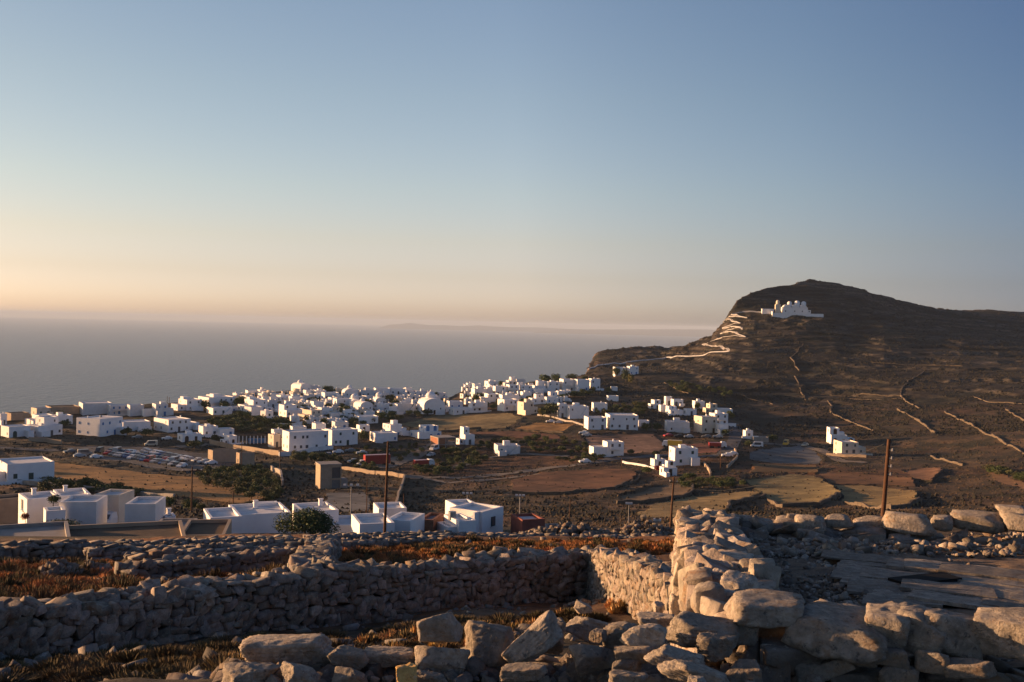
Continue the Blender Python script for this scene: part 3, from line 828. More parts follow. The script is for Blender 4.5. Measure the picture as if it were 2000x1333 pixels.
# corner points of the parapet line (x, y)
C0 = pt(1455, 1180, 5.05); C1 = pt(1372, 1020, 10.8); C2 = pt(2250, 1020, 12.4); C3 = pt(2280, 1200, 5.6)
def lerp3(a, b, t): return a + (b - a) * t
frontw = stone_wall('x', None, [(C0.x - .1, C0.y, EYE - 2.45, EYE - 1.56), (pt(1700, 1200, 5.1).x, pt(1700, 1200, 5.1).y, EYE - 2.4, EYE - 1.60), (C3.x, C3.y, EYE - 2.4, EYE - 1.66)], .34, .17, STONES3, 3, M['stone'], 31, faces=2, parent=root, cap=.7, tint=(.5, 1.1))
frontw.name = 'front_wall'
sidew = stone_wall('x', None, [(C0.x + .04, C0.y - .05, EYE - 2.6, EYE - 1.47), (lerp3(C0, C1, .33).x, lerp3(C0, C1, .33).y, EYE - 2.9, EYE - 1.62), (lerp3(C0, C1, .66).x, lerp3(C0, C1, .66).y, EYE - 3.3, EYE - 1.80), (C1.x, C1.y, EYE - 3.8, EYE - 2.0)], .42, .19, STONES3, 3, M['stone'], 32, faces=2, parent=root, cap=.75, tint=(1.3, 2.1))  # pale limestone, tint raised further for the sunlit look
sidew.name = 'side_wall'
farw = stone_wall('x', None, [(C1.x, C1.y, EYE - 3.2, EYE - 2.1), (C2.x, C2.y, EYE - 3.2, EYE - 2.30)], .4, .26, STONES3, 3, M['stone'], 33, faces=2, parent=root, cap=.7)
farw.name = 'far_wall'
for o in (frontw, sidew, farw):
    o.location = -Vector(root.location)
ROCKN = [0]
def boulder(name, x0, x1, y0, y1, d, seed, depth=.8, rz=0.0, roll=0.0, label=None, parent=None, mt='boulder', tint=1.0, sub=4, blocky=.6, cat='boulder', rough=.055, planes=11):
    """a single stone filling photo box x0..x1, y0..y1 at distance d, turned by roll in the view plane"""
    c = pt((x0 + x1) / 2, (y0 + y1) / 2, d)
    w, h = (x1 - x0) * d / FPX, (y1 - y0) * d / FPX
    V, F = rock(seed, sub, 6, 60, rough, blocky, .06)
    ext = V.max(0) - V.min(0)
    V = (V - (V.max(0) + V.min(0)) / 2) / ext
    cr, sr = math.cos(roll), math.sin(roll)
    if roll:
        det = max(abs(cr * cr - sr * sr), .35)
        a_, b_ = max(w * .75, h * .75, math.hypot(w, h) * .92), min(w, h) * .62
        V = V * np.array([a_, (a_ + b_) / 2 * depth, b_])
        V = V @ np.array([[cr, 0, sr], [0, 1, 0], [-sr, 0, cr]])
    else:
        V = V * np.array([w, (w + h) / 2 * depth, h])
    a = -math.atan2(c.x, c.y) + rz
    V = V @ np.array([[math.cos(a), math.sin(a), 0], [-math.sin(a), math.cos(a), 0], [0, 0, 1]])
    me = np_mesh(name, V, F, [M[mt]], smooth=True)
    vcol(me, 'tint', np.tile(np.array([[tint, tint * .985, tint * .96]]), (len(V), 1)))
    o = mesh_obj(name, me, None, c)
    if parent is not None:
        rp(o)
    elif label:
        tag(o, label, cat)
    return o
# capstones of the front parapet
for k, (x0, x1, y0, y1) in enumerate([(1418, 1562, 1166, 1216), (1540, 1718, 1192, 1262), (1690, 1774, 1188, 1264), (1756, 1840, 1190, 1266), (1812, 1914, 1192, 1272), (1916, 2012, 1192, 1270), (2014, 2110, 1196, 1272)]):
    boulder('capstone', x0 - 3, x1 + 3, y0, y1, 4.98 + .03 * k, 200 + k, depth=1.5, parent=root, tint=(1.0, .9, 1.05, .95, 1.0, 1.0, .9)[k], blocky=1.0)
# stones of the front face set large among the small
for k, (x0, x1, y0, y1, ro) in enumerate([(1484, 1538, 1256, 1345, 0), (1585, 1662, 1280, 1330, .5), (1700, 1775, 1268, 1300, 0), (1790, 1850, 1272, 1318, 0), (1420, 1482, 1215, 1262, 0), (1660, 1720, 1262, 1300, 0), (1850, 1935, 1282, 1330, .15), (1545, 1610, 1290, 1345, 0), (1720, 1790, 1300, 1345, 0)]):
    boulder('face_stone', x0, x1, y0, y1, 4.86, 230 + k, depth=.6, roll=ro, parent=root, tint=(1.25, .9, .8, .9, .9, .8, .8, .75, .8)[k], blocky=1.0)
# capstones of the far parapet
for k, (x0, x1, y0, y1) in enumerate([(1330, 1404, 998, 1030), (1440, 1510, 1008, 1042), (1512, 1565, 1010, 1044), (1553, 1612, 1008, 1040), (1608, 1668, 1006, 1032), (1667, 1736, 1010, 1040), (1728, 1822, 1004, 1038), (1818, 1858, 1008, 1036), (1860, 1964, 1001, 1036), (1958, 2020, 1003, 1038), (1948, 2004, 989, 1008), (1535, 1560, 1002, 1016), (1404, 1446, 1004, 1030), (2015, 2100, 1002, 1038)]):
    boulder('capstone', x0, x1, y0, y1, 10.9 + .1 * (k % 3) + max(0, (x0 - 1400)) * .0016, 260 + k, depth=.9, parent=root, tint=.9 + .07 * (k % 4), sub=3, blocky=.9)
# capstones and tall face stones of the sunlit side, tint raised to add to the sun
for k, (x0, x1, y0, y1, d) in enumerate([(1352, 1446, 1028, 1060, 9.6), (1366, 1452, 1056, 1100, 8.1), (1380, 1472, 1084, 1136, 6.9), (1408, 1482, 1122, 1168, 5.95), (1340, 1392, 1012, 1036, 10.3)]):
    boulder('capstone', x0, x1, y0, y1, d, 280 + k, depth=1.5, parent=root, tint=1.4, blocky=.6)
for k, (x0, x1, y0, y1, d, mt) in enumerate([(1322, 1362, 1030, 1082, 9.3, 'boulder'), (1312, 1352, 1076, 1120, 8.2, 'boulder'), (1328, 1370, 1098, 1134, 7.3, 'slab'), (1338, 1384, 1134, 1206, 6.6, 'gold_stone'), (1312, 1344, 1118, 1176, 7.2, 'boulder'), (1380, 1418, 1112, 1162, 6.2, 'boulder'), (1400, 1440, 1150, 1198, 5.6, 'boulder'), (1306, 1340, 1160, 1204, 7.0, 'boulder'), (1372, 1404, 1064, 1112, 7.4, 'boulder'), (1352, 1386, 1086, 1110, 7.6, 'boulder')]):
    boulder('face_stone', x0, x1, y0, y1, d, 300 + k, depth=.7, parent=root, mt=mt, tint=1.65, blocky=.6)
# roof deck: a gravel-covered bed with slabs
def roof_z(x, y):
    t = min(max((y - C0.y) / (C1.y - C0.y), -.1), 1.2)
    return EYE - 1.60 - .62 * t
gv, gf, NX, NY = [], [], 70, 70
for j in range(NY + 1):
    for i in range(NX + 1):
        t, u = j / NY, i / NX
        a, b = lerp3(C0, C1, t), lerp3(C3, C2, t)
        p = lerp3(a, b, u)
        z = roof_z(p.x, p.y) + .05 * float(vn(np.array(p.x * 2.0), np.array(p.y * 2.0))) + .03 * float(vn(np.array(p.x * 7.0), np.array(p.y * 7.0)))
        gv.append((p.x, p.y, z))
hole = []
for j in range(NY):
    for i in range(NX):
        q = (j * (NX + 1) + i, j * (NX + 1) + i + 1, (j + 1) * (NX + 1) + i + 1, (j + 1) * (NX + 1) + i)
        gf.append(q)
M['roofbed'] = mat('roof_bed', (.20, .14, .095), var=.5, scale=6, bump=1.0, bscale=40, bdist=.05, tint=((.24, .20, .16), 3.0, .58))
rp(mesh_obj('roof_bed', np_mesh('roof_bed', gv, gf, [M['roofbed']], smooth=True)))
def slab(x0, x1, y0, y1, d, seed, thick=.05, tilt=0.0, tint=1.0):
    """a flat split-stone roof slab lying along the roof, seen from px x0..x1 and rows y0..y1"""
    rs = np.random.RandomState(seed)
    cx = (x0 + x1) / 2
    a, b = pt(cx, y1, d), None
    z = roof_z(a.x, a.y)
    s0, s1 = azs(cx, y1)[1], azs(cx, y0)[1]
    n0 = n1 = d
    for _ in range(6):
        q0, q1 = pt(cx, y1, n0), pt(cx, y0, n1)
        n0 = (roof_z(q0.x, q0.y) - EYE) / s0; n1 = (roof_z(q1.x, q1.y) - EYE) / s1
    z = roof_z(pt(cx, y1, n0).x, pt(cx, y1, n0).y) - .112 * (n1 - n0) / 2
    w = (x1 - x0) * n0 / FPX
    dep = max(n1 - n0, .12)
    n = 7
    e0 = np.convolve(rs.normal(0, .006, n + 4), np.ones(5) / 5, 'valid'); e1 = np.convolve(rs.normal(0, .006, n + 4), np.ones(5) / 5, 'valid')[::-1]
    V, F = [], []
    for zz_ in (0, thick):
        for i in range(n):
            t = i / (n - 1)
            V.append((-w / 2 + w * t, -dep / 2 + e0[i], zz_))
        for i in range(n):
            t = 1 - i / (n - 1)
            V.append((-w / 2 + w * t, dep / 2 + e1[i], zz_ + .004 * (i % 3)))
    m2 = 2 * n
    F = [(i, (i + 1) % m2, m2 + (i + 1) % m2, m2 + i) for i in range(m2)]
    for base in (m2,):
        for i in range(n - 1):
            F.append((base + i, base + i + 1, base + m2 - 2 - i, base + m2 - 1 - i))
    me = np_mesh('roof_slab', V, F, [M['slab']])
    vcol(me, 'tint', np.tile(np.array([[tint, tint, tint]]), (len(V), 1)))
    az = azs(cx, y1)[0]
    o = mesh_obj('roof_slab', me, None, ((n0 + dep / 2) * math.sin(az), (n0 + dep / 2) * math.cos(az), z + .006 + rs.uniform(0, .022)), -az + rs.normal(0, .03))
    o.rotation_euler[0] = -.112 + rs.normal(0, .006)
    o.rotation_euler[1] = tilt + rs.normal(0, .012)
    return rp(o)
SL = [(1610, 1750, 1088, 1100), (1650, 1830, 1098, 1112), (1740, 1860, 1104, 1118), (1640, 1790, 1112, 1124), (1780, 1990, 1110, 1124), (1850, 2030, 1118, 1134), (1630, 1760, 1122, 1138), (1650, 1770, 1134, 1148), (1870, 2030, 1130, 1146), (1890, 2040, 1144, 1158), (1660, 1790, 1150, 1166), (1770, 1930, 1150, 1166), (1900, 2040, 1158, 1174), (1700, 1830, 1164, 1180), (1790, 1960, 1168, 1186), (1930, 2050, 1174, 1192), (1690, 1800, 1178, 1192), (1690, 1860, 1126, 1138)]
for k, (x0, x1, y0, y1) in enumerate(SL):
    slab(x0, x1, y0, y1 + 4, 7, 400 + k, thick=.013 + .005 * (k % 3), tint=.75 + .12 * (k % 5))
# the black gap between two slabs: its shade painted as a near-black block set flush
def on_roof(px, py):
    n0 = 7.0
    for _ in range(6):
        q = pt(px, py, n0); n0 = (roof_z(q.x, q.y) - EYE) / azs(px, py)[1]
    q = pt(px, py, n0); q.z = roof_z(q.x, q.y)
    return q
ga, gb = on_roof(1762, 1147), on_roof(1868, 1141)
M['gap_shade'] = mat('black_gap_shade', (.004, .004, .004), var=.1)
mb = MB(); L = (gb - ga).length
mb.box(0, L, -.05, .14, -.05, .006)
rp(mb.obj('roof_gap_shade', [M['gap_shade']], None, ga + Vector((0, 0, .03)), math.atan2(gb.y - ga.y, gb.x - ga.x)))
# loose gravel over the roof (stuff)
G_ = Stones(STONES1, 1); G_.rs = rs = np.random.RandomState(77)
for i in range(3600):
    px, py = rs.uniform(1440, 2010), rs.uniform(1038, 1215)
    if py > 1085 and px > 1610 + (py - 1085) * 1.0 and rs.rand() < .93: continue
    if py > 1120 and px < 1470 + (py - 1120) * 1.3: continue
    n0 = (EYE - 1.85 - EYE) / azs(px, py)[1]
    for _ in range(3):
        p = pt(px, py, n0); n0 = (roof_z(p.x, p.y) - EYE) / azs(px, py)[1]
    p = pt(px, py, n0)
    k = rs.choice([.02, .03, .045, .08], p=[.45, .33, .17, .05]) * (1.35 if py < 1085 else .7)
    G_.add((p.x, p.y, roof_z(p.x, p.y) + k * .3), (k * rs.uniform(.8, 1.6), k, k * .6), rs.uniform(0, 6), .4, rs.uniform(.8, 2.2))
o = rp(mesh_obj('roof_gravel', G_.mesh('roof_gravel', M['stone'])))
o['kind'] = 'stuff'

# ---- the rubble row in front: each boulder a thing
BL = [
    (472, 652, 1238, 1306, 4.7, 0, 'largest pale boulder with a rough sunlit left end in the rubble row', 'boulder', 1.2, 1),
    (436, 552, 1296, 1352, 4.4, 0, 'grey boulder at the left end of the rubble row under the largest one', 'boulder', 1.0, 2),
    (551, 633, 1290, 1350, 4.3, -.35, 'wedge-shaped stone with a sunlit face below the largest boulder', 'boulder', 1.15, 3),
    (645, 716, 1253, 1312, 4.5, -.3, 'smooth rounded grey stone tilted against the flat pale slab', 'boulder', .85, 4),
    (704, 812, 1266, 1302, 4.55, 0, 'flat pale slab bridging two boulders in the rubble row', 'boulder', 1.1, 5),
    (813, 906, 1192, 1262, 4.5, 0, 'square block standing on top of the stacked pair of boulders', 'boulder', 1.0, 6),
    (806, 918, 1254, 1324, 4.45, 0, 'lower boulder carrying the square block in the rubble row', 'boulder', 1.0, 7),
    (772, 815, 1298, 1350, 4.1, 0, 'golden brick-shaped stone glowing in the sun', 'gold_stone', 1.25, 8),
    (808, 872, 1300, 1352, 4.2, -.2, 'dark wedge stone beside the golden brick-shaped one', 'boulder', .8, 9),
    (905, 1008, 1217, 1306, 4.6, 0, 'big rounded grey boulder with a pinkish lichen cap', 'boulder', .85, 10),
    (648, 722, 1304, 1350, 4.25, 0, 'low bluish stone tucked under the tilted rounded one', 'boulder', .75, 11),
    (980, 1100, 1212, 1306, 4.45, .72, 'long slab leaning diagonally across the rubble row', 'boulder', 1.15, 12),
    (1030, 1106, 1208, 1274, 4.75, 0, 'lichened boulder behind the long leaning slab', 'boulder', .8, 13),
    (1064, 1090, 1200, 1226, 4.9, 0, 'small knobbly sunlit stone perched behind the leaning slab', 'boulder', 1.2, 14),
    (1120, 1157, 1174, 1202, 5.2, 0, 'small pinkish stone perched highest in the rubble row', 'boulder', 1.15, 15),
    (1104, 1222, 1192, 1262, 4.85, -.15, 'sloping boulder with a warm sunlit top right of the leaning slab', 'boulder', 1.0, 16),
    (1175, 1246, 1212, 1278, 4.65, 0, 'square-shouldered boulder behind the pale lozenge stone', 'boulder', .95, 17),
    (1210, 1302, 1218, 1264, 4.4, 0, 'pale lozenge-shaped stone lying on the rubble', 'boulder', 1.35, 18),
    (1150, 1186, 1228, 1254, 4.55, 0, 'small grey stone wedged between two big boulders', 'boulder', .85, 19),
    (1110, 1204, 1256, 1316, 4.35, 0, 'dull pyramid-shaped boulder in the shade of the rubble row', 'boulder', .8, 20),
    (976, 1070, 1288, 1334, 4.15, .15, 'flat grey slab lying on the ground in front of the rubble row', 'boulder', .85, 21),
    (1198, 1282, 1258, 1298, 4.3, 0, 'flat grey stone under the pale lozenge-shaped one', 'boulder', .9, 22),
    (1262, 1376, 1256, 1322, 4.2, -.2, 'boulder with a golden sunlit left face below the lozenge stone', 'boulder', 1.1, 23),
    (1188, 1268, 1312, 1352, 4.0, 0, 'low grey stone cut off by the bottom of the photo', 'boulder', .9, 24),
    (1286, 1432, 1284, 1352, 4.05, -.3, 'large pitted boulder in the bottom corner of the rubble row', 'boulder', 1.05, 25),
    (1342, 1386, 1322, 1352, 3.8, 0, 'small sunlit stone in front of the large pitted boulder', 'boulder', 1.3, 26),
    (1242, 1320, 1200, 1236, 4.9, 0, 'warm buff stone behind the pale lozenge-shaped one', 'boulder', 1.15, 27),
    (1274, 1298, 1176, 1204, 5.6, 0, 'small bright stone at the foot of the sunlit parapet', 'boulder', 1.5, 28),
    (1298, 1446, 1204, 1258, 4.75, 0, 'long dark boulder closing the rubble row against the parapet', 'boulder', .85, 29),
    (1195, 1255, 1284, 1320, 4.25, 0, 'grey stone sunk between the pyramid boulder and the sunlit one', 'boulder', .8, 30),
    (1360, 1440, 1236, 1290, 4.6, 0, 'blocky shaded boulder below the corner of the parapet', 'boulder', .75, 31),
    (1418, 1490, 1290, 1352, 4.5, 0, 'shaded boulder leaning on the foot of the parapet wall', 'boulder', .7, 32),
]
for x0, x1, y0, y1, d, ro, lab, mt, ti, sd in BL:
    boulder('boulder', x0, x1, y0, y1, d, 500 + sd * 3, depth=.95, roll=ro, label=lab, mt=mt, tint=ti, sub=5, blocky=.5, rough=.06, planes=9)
# small rubble between and below the boulders (stuff)
S = Stones(STONES, 2); S.rs = rs = np.random.RandomState(41)
for i in range(1300):
    px, d = rs.uniform(430, 1480), rs.uniform(4.3, 5.7)
    p = gd(px, d, 1280)
    k = rs.choice([.03, .05, .075, .10], p=[.4, .3, .2, .1])
    S.add((p.x, p.y, p.z + k * .2 + rs.uniform(0, .03)), (k * 1.3, k, k * .8), rs.uniform(0, 6), .5)
tag(mesh_obj('rubble', S.mesh('rubble', M['stone'])), kind='stuff')
S = Stones(STONES1, 1); S.rs = rs = np.random.RandomState(42)
for i in range(1500):
    px, d = rs.uniform(-60, 1350), rs.uniform(6, 19) if rs.rand() < .5 else rs.uniform(20, 56)
    p = gd(px, d, 1200)
    k = rs.choice([.06, .1, .16, .26], p=[.45, .3, .18, .07])
    S.add((p.x, p.y, p.z + k * .15), (k * 1.3, k, k * .7), rs.uniform(0, 6), .5)
tag(mesh_obj('loose_stones', S.mesh('loose_stones', M['stone_far'])), kind='stuff')

# ---- dry cushion scrub (stuff)
def scrub(name, mt, spots, seed):
    """low thorny cushions: many thin blades from each clump"""
    rs = np.random.RandomState(seed)
    V, T = [], []
    for p, r, h, n in spots:
        a = rs.uniform(0, 2 * math.pi, n); t = np.sqrt(rs.uniform(0, 1, n)); el = rs.uniform(.25, 1, n)
        bx, by = p.x + .35 * r * t * np.cos(a), p.y + .35 * r * t * np.sin(a)
        dx, dy = np.cos(a) * t, np.sin(a) * t
        tx, ty, tz = p.x + dx * r + rs.normal(0, .06 * r, n), p.y + dy * r + rs.normal(0, .06 * r, n), p.z + h * (1.05 - .85 * t ** 2) * (.8 + .2 * el)
        wd = (.018 + .0007 * math.hypot(p.x, p.y)) * rs.uniform(.6, 1.3, n)
        ang = rs.uniform(0, math.pi, n)
        V.append(np.stack([np.stack([bx - wd * np.cos(ang), by - wd * np.sin(ang), np.full(n, p.z - .03)], -1), np.stack([bx + wd * np.cos(ang), by + wd * np.sin(ang), np.full(n, p.z - .03)], -1), np.stack([tx, ty, tz], -1)], 1).reshape(-1, 3))
        c = rs.uniform(.55, 1.45) * rs.uniform(.75, 1.25, n)
        T.append(np.repeat(np.stack([c * rs.uniform(.9, 1.15), c, c * rs.uniform(.8, 1.1)], -1), 3, 0))
    V = np.vstack(V)
    me = np_mesh(name, V, np.arange(len(V)).reshape(-1, 3), [mt])
    vcol(me, 'tint', np.vstack(T))
    tag(mesh_obj(name, me), kind='stuff')
M['scrub_o'] = mat('rusty_scrub', (.30, .135, .05), var=.3, scale=.8, attr='tint')
M['scrub_d'] = mat('dark_scrub', (.085, .062, .030), var=.3, scale=.8, attr='tint')
M['straw'] = mat('dry_grass', (.34, .21, .085), var=.3, scale=.8, attr='tint')
rs = np.random.RandomState(9)
def scatter(n, poly, dlo, dhi, rr, hh, blades):
    out = []
    xs = [p[0] for p in poly]; ys = [p[1] for p in poly]
    while len(out) < n:
        px, py = rs.uniform(min(xs), max(xs)), rs.uniform(min(ys), max(ys))
        if not in_poly(np.array([px]), np.array([py]), poly)[0]: continue
        p = gp(px, py, dlo, dhi)
        out.append((p, rs.uniform(*rr), rs.uniform(*hh), blades))
    return out
OR1 = [(-350, 1110), (-20, 1105), (230, 1100), (250, 1145), (500, 1130), (590, 1110), (600, 1130), (360, 1160), (200, 1180), (-20, 1195), (-350, 1215)]
OR2 = [(650, 1085), (760, 1068), (900, 1058), (1180, 1058), (1330, 1062), (1330, 1085), (1180, 1086), (1060, 1090), (900, 1108), (680, 1118)]
scrub('orange_scrub', M['scrub_o'], scatter(560, OR1, 21, 48, (.25, .8), (.1, .34), 150) + scatter(430, OR2, 25, 58, (.25, .75), (.1, .34), 140), 3)
scrub('dark_scrub', M['scrub_d'], scatter(150, OR1, 21, 48, (.3, .9), (.2, .5), 170) + scatter(110, OR2, 25, 58, (.3, .8), (.2, .45), 150) + scatter(330, [(-20, 1295), (400, 1262), (800, 1225), (1180, 1185), (1180, 1240), (800, 1290), (420, 1330), (420, 1345), (-20, 1345)], 6.5, 20, (.15, .5), (.05, .2), 240), 4)
scrub('dry_grass', M['straw'], scatter(70, [(420, 1300), (800, 1240), (1180, 1190), (1180, 1240), (800, 1290), (430, 1320)], 6.5, 20, (.12, .3), (.1, .25), 60) + scatter(90, OR1, 21, 48, (.15, .35), (.12, .3), 50) + scatter(12, [(1190, 1175), (1260, 1178), (1255, 1200), (1190, 1200)], 5, 22, (.12, .25), (.15, .3), 90), 5)
# ---------------------------------------------------------------- buildings
def window_mesh(name, w, h, mt, arch=False, frame=None, t=.06):
    m = MB()
    m.box(-w / 2, w / 2, -t, .02, 0, h, 0)
    if arch:
        n = 8
        V = [(w / 2 * math.cos(math.pi * i / n), -t, h + w / 2 * math.sin(math.pi * i / n)) for i in range(n + 1)]
        V += [(x, .02, z) for x, y, z in V]
        F = [tuple(range(n + 1))[::-1], tuple(range(n + 1, 2 * n + 2))] + [(i, i + 1, n + 2 + i, n + 1 + i) for i in range(n)]
        m.add(V, F, 0)
    return m.mesh(name, [mt])
WIN = {}
def win(kind, mt):
    key = (kind, mt)
    if key not in WIN:
        w, h, ar = {'window': (.85, 1.1, False), 'door': (1.05, 2.1, False), 'arch': (1.5, 1.7, True), 'slit': (.6, .9, False), 'wide': (1.7, 1.3, False)}[kind]
        WIN[key] = window_mesh('door' if kind == 'door' else 'archway' if kind == 'arch' else 'window', w, h, M[mt], ar)
    return WIN[key]
PANE = MB().box(-.36, .36, -.085, -.055, .12, 1.12).mesh('pane', [M['dark']])
SILL = MB().box(-.62, .62, -.14, .0, -.12, -.005).mesh('sill', [M['white2']])
def put_window(par, kind, mt, x, y, z, rz, detail=False):
    me = win(kind, mt)
    o = mesh_obj(me.name, me, par, (x, y, z), rz)
    if detail and kind == 'window':
        mesh_obj('pane', PANE, o); mesh_obj('sill', SILL, o)
    return o
CHIM = MB().box(-.35, .35, -.35, .35, -.3, 1.0).box(-.45, .45, -.45, .45, 1.0, 1.12).mesh('chimney', [M['white']])
TANK = MB().cyl(0, 0, 0, .9, .45, .45, 10).mesh('water_tank', [M['metal']])
def house(x0, x1, yb, yt, yaw, style, label, name='white_house', dmin=140, d=None, wallm='white', depth=None, cat='house', group=None, dk=.85):
    """flat-roofed house filling photo box x0..x1, yt..yb. style letters: u upper block, c chimney, s outside stair, a arches, n no windows,
    k tank, p parapet stubs, l low side wing left, r low side wing right, b balcony, g porch"""
    rs = random.Random(int(x0 * 7 + yb * 13))
    p = gp((x0 + x1) / 2, yb, dmin) if d is None else gd((x0 + x1) / 2, d, yb)
    D = dist(p)
    W, H = (x1 - x0) * D / FPX, (yb - yt) * D / FPX
    if d is not None:
        p.z = pt((x0 + x1) / 2, yb, d).z
    az = math.atan2(p.x, p.y)
    y = R(yaw)
    dk = depth / W if depth else dk
    w = W / (abs(math.cos(y)) + dk * abs(math.sin(y)))
    dp = w * dk
    back = (w * abs(math.sin(y)) + dp * abs(math.cos(y))) / 2
    c = Vector((p.x + back * math.sin(az), p.y + back * math.cos(az), p.z))
    root = empty(name, c, y - az)
    tag(root, label, cat, group)
    st = 'u' in style
    h1 = H * .58 if st else H
    near = D < 200
    mw = [M[wallm]]
    hx, hy = w / 2, dp / 2
    x_l, x_r = -hx, hx
    wm = rs.choice(['dark', 'dark', 'brown', 'blue', 'greenp'])
    def walls(a, b, e, f, z0, z1):
        MB().block(a, b, e, f, z0, z1).obj('wall', mw, root)
        dm = 'deck' if wallm in ('white', 'white2', 'cream', 'red') else 'clay' if wallm == 'beige' else 'concrete'
        MB().box(a + .28, b - .28, e + .28, f - .28, z1 - .45, z1 - .30).obj('roof', M[dm], root)
    def openings(a, b, e, f, z0, z1, door=True):
        if 'n' in style: return
        stories = max(1, int(round((z1 - z0) / 3.1)))
        sh = (z1 - z0) / stories
        if sh < 1.7: return
        for (L, axis) in ((b - a, 'f'), (f - e, 'l'), (f - e, 'r')):
            if axis == 'r' and yaw > 8 or axis == 'l' and yaw < -8: continue
            if axis in 'lr' and abs(yaw) < 9: continue
            n = max(1, int(L / (3.0 if axis == 'f' else 3.8) + .2))
            if L < 1.8: continue
            for k in range(stories):
                for i in range(n):
                    if rs.random() < ((.10 if near else .24) if axis == 'f' else .45): continue
                    t = (i + .5) / n + rs.uniform(-.06, .06)
                    kind = 'window'
                    if door and k == 0 and i == n // 2 and axis == 'f': kind = 'door'
                    elif 'a' in style and k == 0 and axis == 'f': kind = 'arch'
                    elif rs.random() < .2: kind = 'slit'
                    zz = z0 + k * sh + (.02 if kind in ('door', 'arch') else min(1.0, sh * .32))
                    if kind == 'door' and sh < 2.4: kind = 'window'
                    if axis == 'f': put_window(root, kind, wm, a + L * t, e, zz, 0, near)
                    elif axis == 'l': put_window(root, kind, wm, a, e + L * t, zz, -math.pi / 2, near)
                    else: put_window(root, kind, wm, b, e + L * t, zz, math.pi / 2, near)
    if 'l' in style: x_l = -hx + w * .34
    if 'r' in style: x_r = hx - w * .34
    walls(x_l, x_r, -hy, hy, -3.5, h1)
    openings(x_l, x_r, -hy, hy, 0, h1)
    if 'l' in style:
        walls(-hx, x_l - .003, -hy * .7, hy * .8, -3.5, h1 * .58); openings(-hx, x_l - .003, -hy * .7, hy * .8, 0, h1 * .58, False)
    if 'r' in style:
        walls(x_r + .003, hx, -hy * .7, hy * .8, -3.5, h1 * .6); openings(x_r + .003, hx, -hy * .7, hy * .8, 0, h1 * .6, False)
    if st:
        s = rs.choice([-1, 1]) if 'U' not in style else 1
        a, b = (x_l + .02, x_l + (x_r - x_l) * .6) if s < 0 else (x_l + (x_r - x_l) * .4, x_r - .02)
        walls(a, b, -hy * .35, hy - .02, h1 - .31, H); openings(a, b, -hy * .35, hy - .02, h1, H, False)
    if not near and 'n' not in style and cat == 'house':
        k = rs.random()
        aw, ah = w * rs.uniform(.25, .5), min(h1 * rs.uniform(.35, .6), 3.0)
        ax = rs.choice([-1, 1]) * (hx - aw / 2)
        if k < .45:
            MB().block(ax - aw / 2, ax + aw / 2, -hy - rs.uniform(1.5, 3.2), -hy - .003, -3.5, ah).box(ax - aw / 2 + .28, ax + aw / 2 - .28, -hy - 1.4, -hy - .3, ah - .45, ah - .30).obj('annexe', mw, root)
        elif k < .7:
            MB().box(-hx - rs.uniform(1, 3), hx + rs.uniform(1, 3), -hy - 2.6, -hy - 2.3, -3, rs.uniform(.8, 1.3)).obj('court_wall', mw, root)
        if rs.random() < .35:
            MB().box(-hx * .3, hx * .25, -hy * .1, hy * .6, H - .31 if not st else h1 - .31, (H if not st else h1) + rs.uniform(.6, 1.4)).obj('roof_room', mw, root)
        if rs.random() < .4 and 'c' not in style:
            mesh_obj('chimney', CHIM, root, (hx * rs.uniform(-.6, .6), hy * .5, H if not st else h1)).scale = (.6, .6, .6)
    if 'c' in style:
        mesh_obj('chimney', CHIM, root, (hx * rs.uniform(-.6, .6), hy * .5, H if not st else h1)).scale = (.6, .6, .55)
    if 'k' in style:
        mesh_obj('water_tank', TANK, root, (hx * rs.uniform(-.5, .5), hy * .2, H - .3 if not st else h1 - .3))
    if 's' in style:
        m = MB()
        n = max(4, int(h1 / .4))
        for i in range(n):
            m.box(x_r - w * .5 + i * w * .42 / n, x_r - w * .5 + (i + 1) * w * .42 / n, -hy - 1.0, -hy - .003, -3, h1 * (i + 1) / n)
        m.obj('stair', mw, root)
    if 'b' in style:
        MB().box(x_l + w * .15, x_r - w * .2, -hy - 1.1, -hy - .003, h1 * .48, h1 * .48 + .18).box(x_l + w * .15, x_r - w * .2, -hy - 1.1, -hy - 1.0, h1 * .48 + .183, h1 * .48 + .95).obj('balcony', mw, root)
    if 'g' in style:
        m = MB().box(x_l, x_r, -hy - 2.2, -hy - .003, 2.4, 2.6)
        for i in range(4):
            xx = x_l + .2 + (x_r - x_l - .4) * i / 3
            m.box(xx - .15, xx + .15, -hy - 2.15, -hy - 1.85, -2, 2.397)
        m.obj('porch', mw, root)
    return root
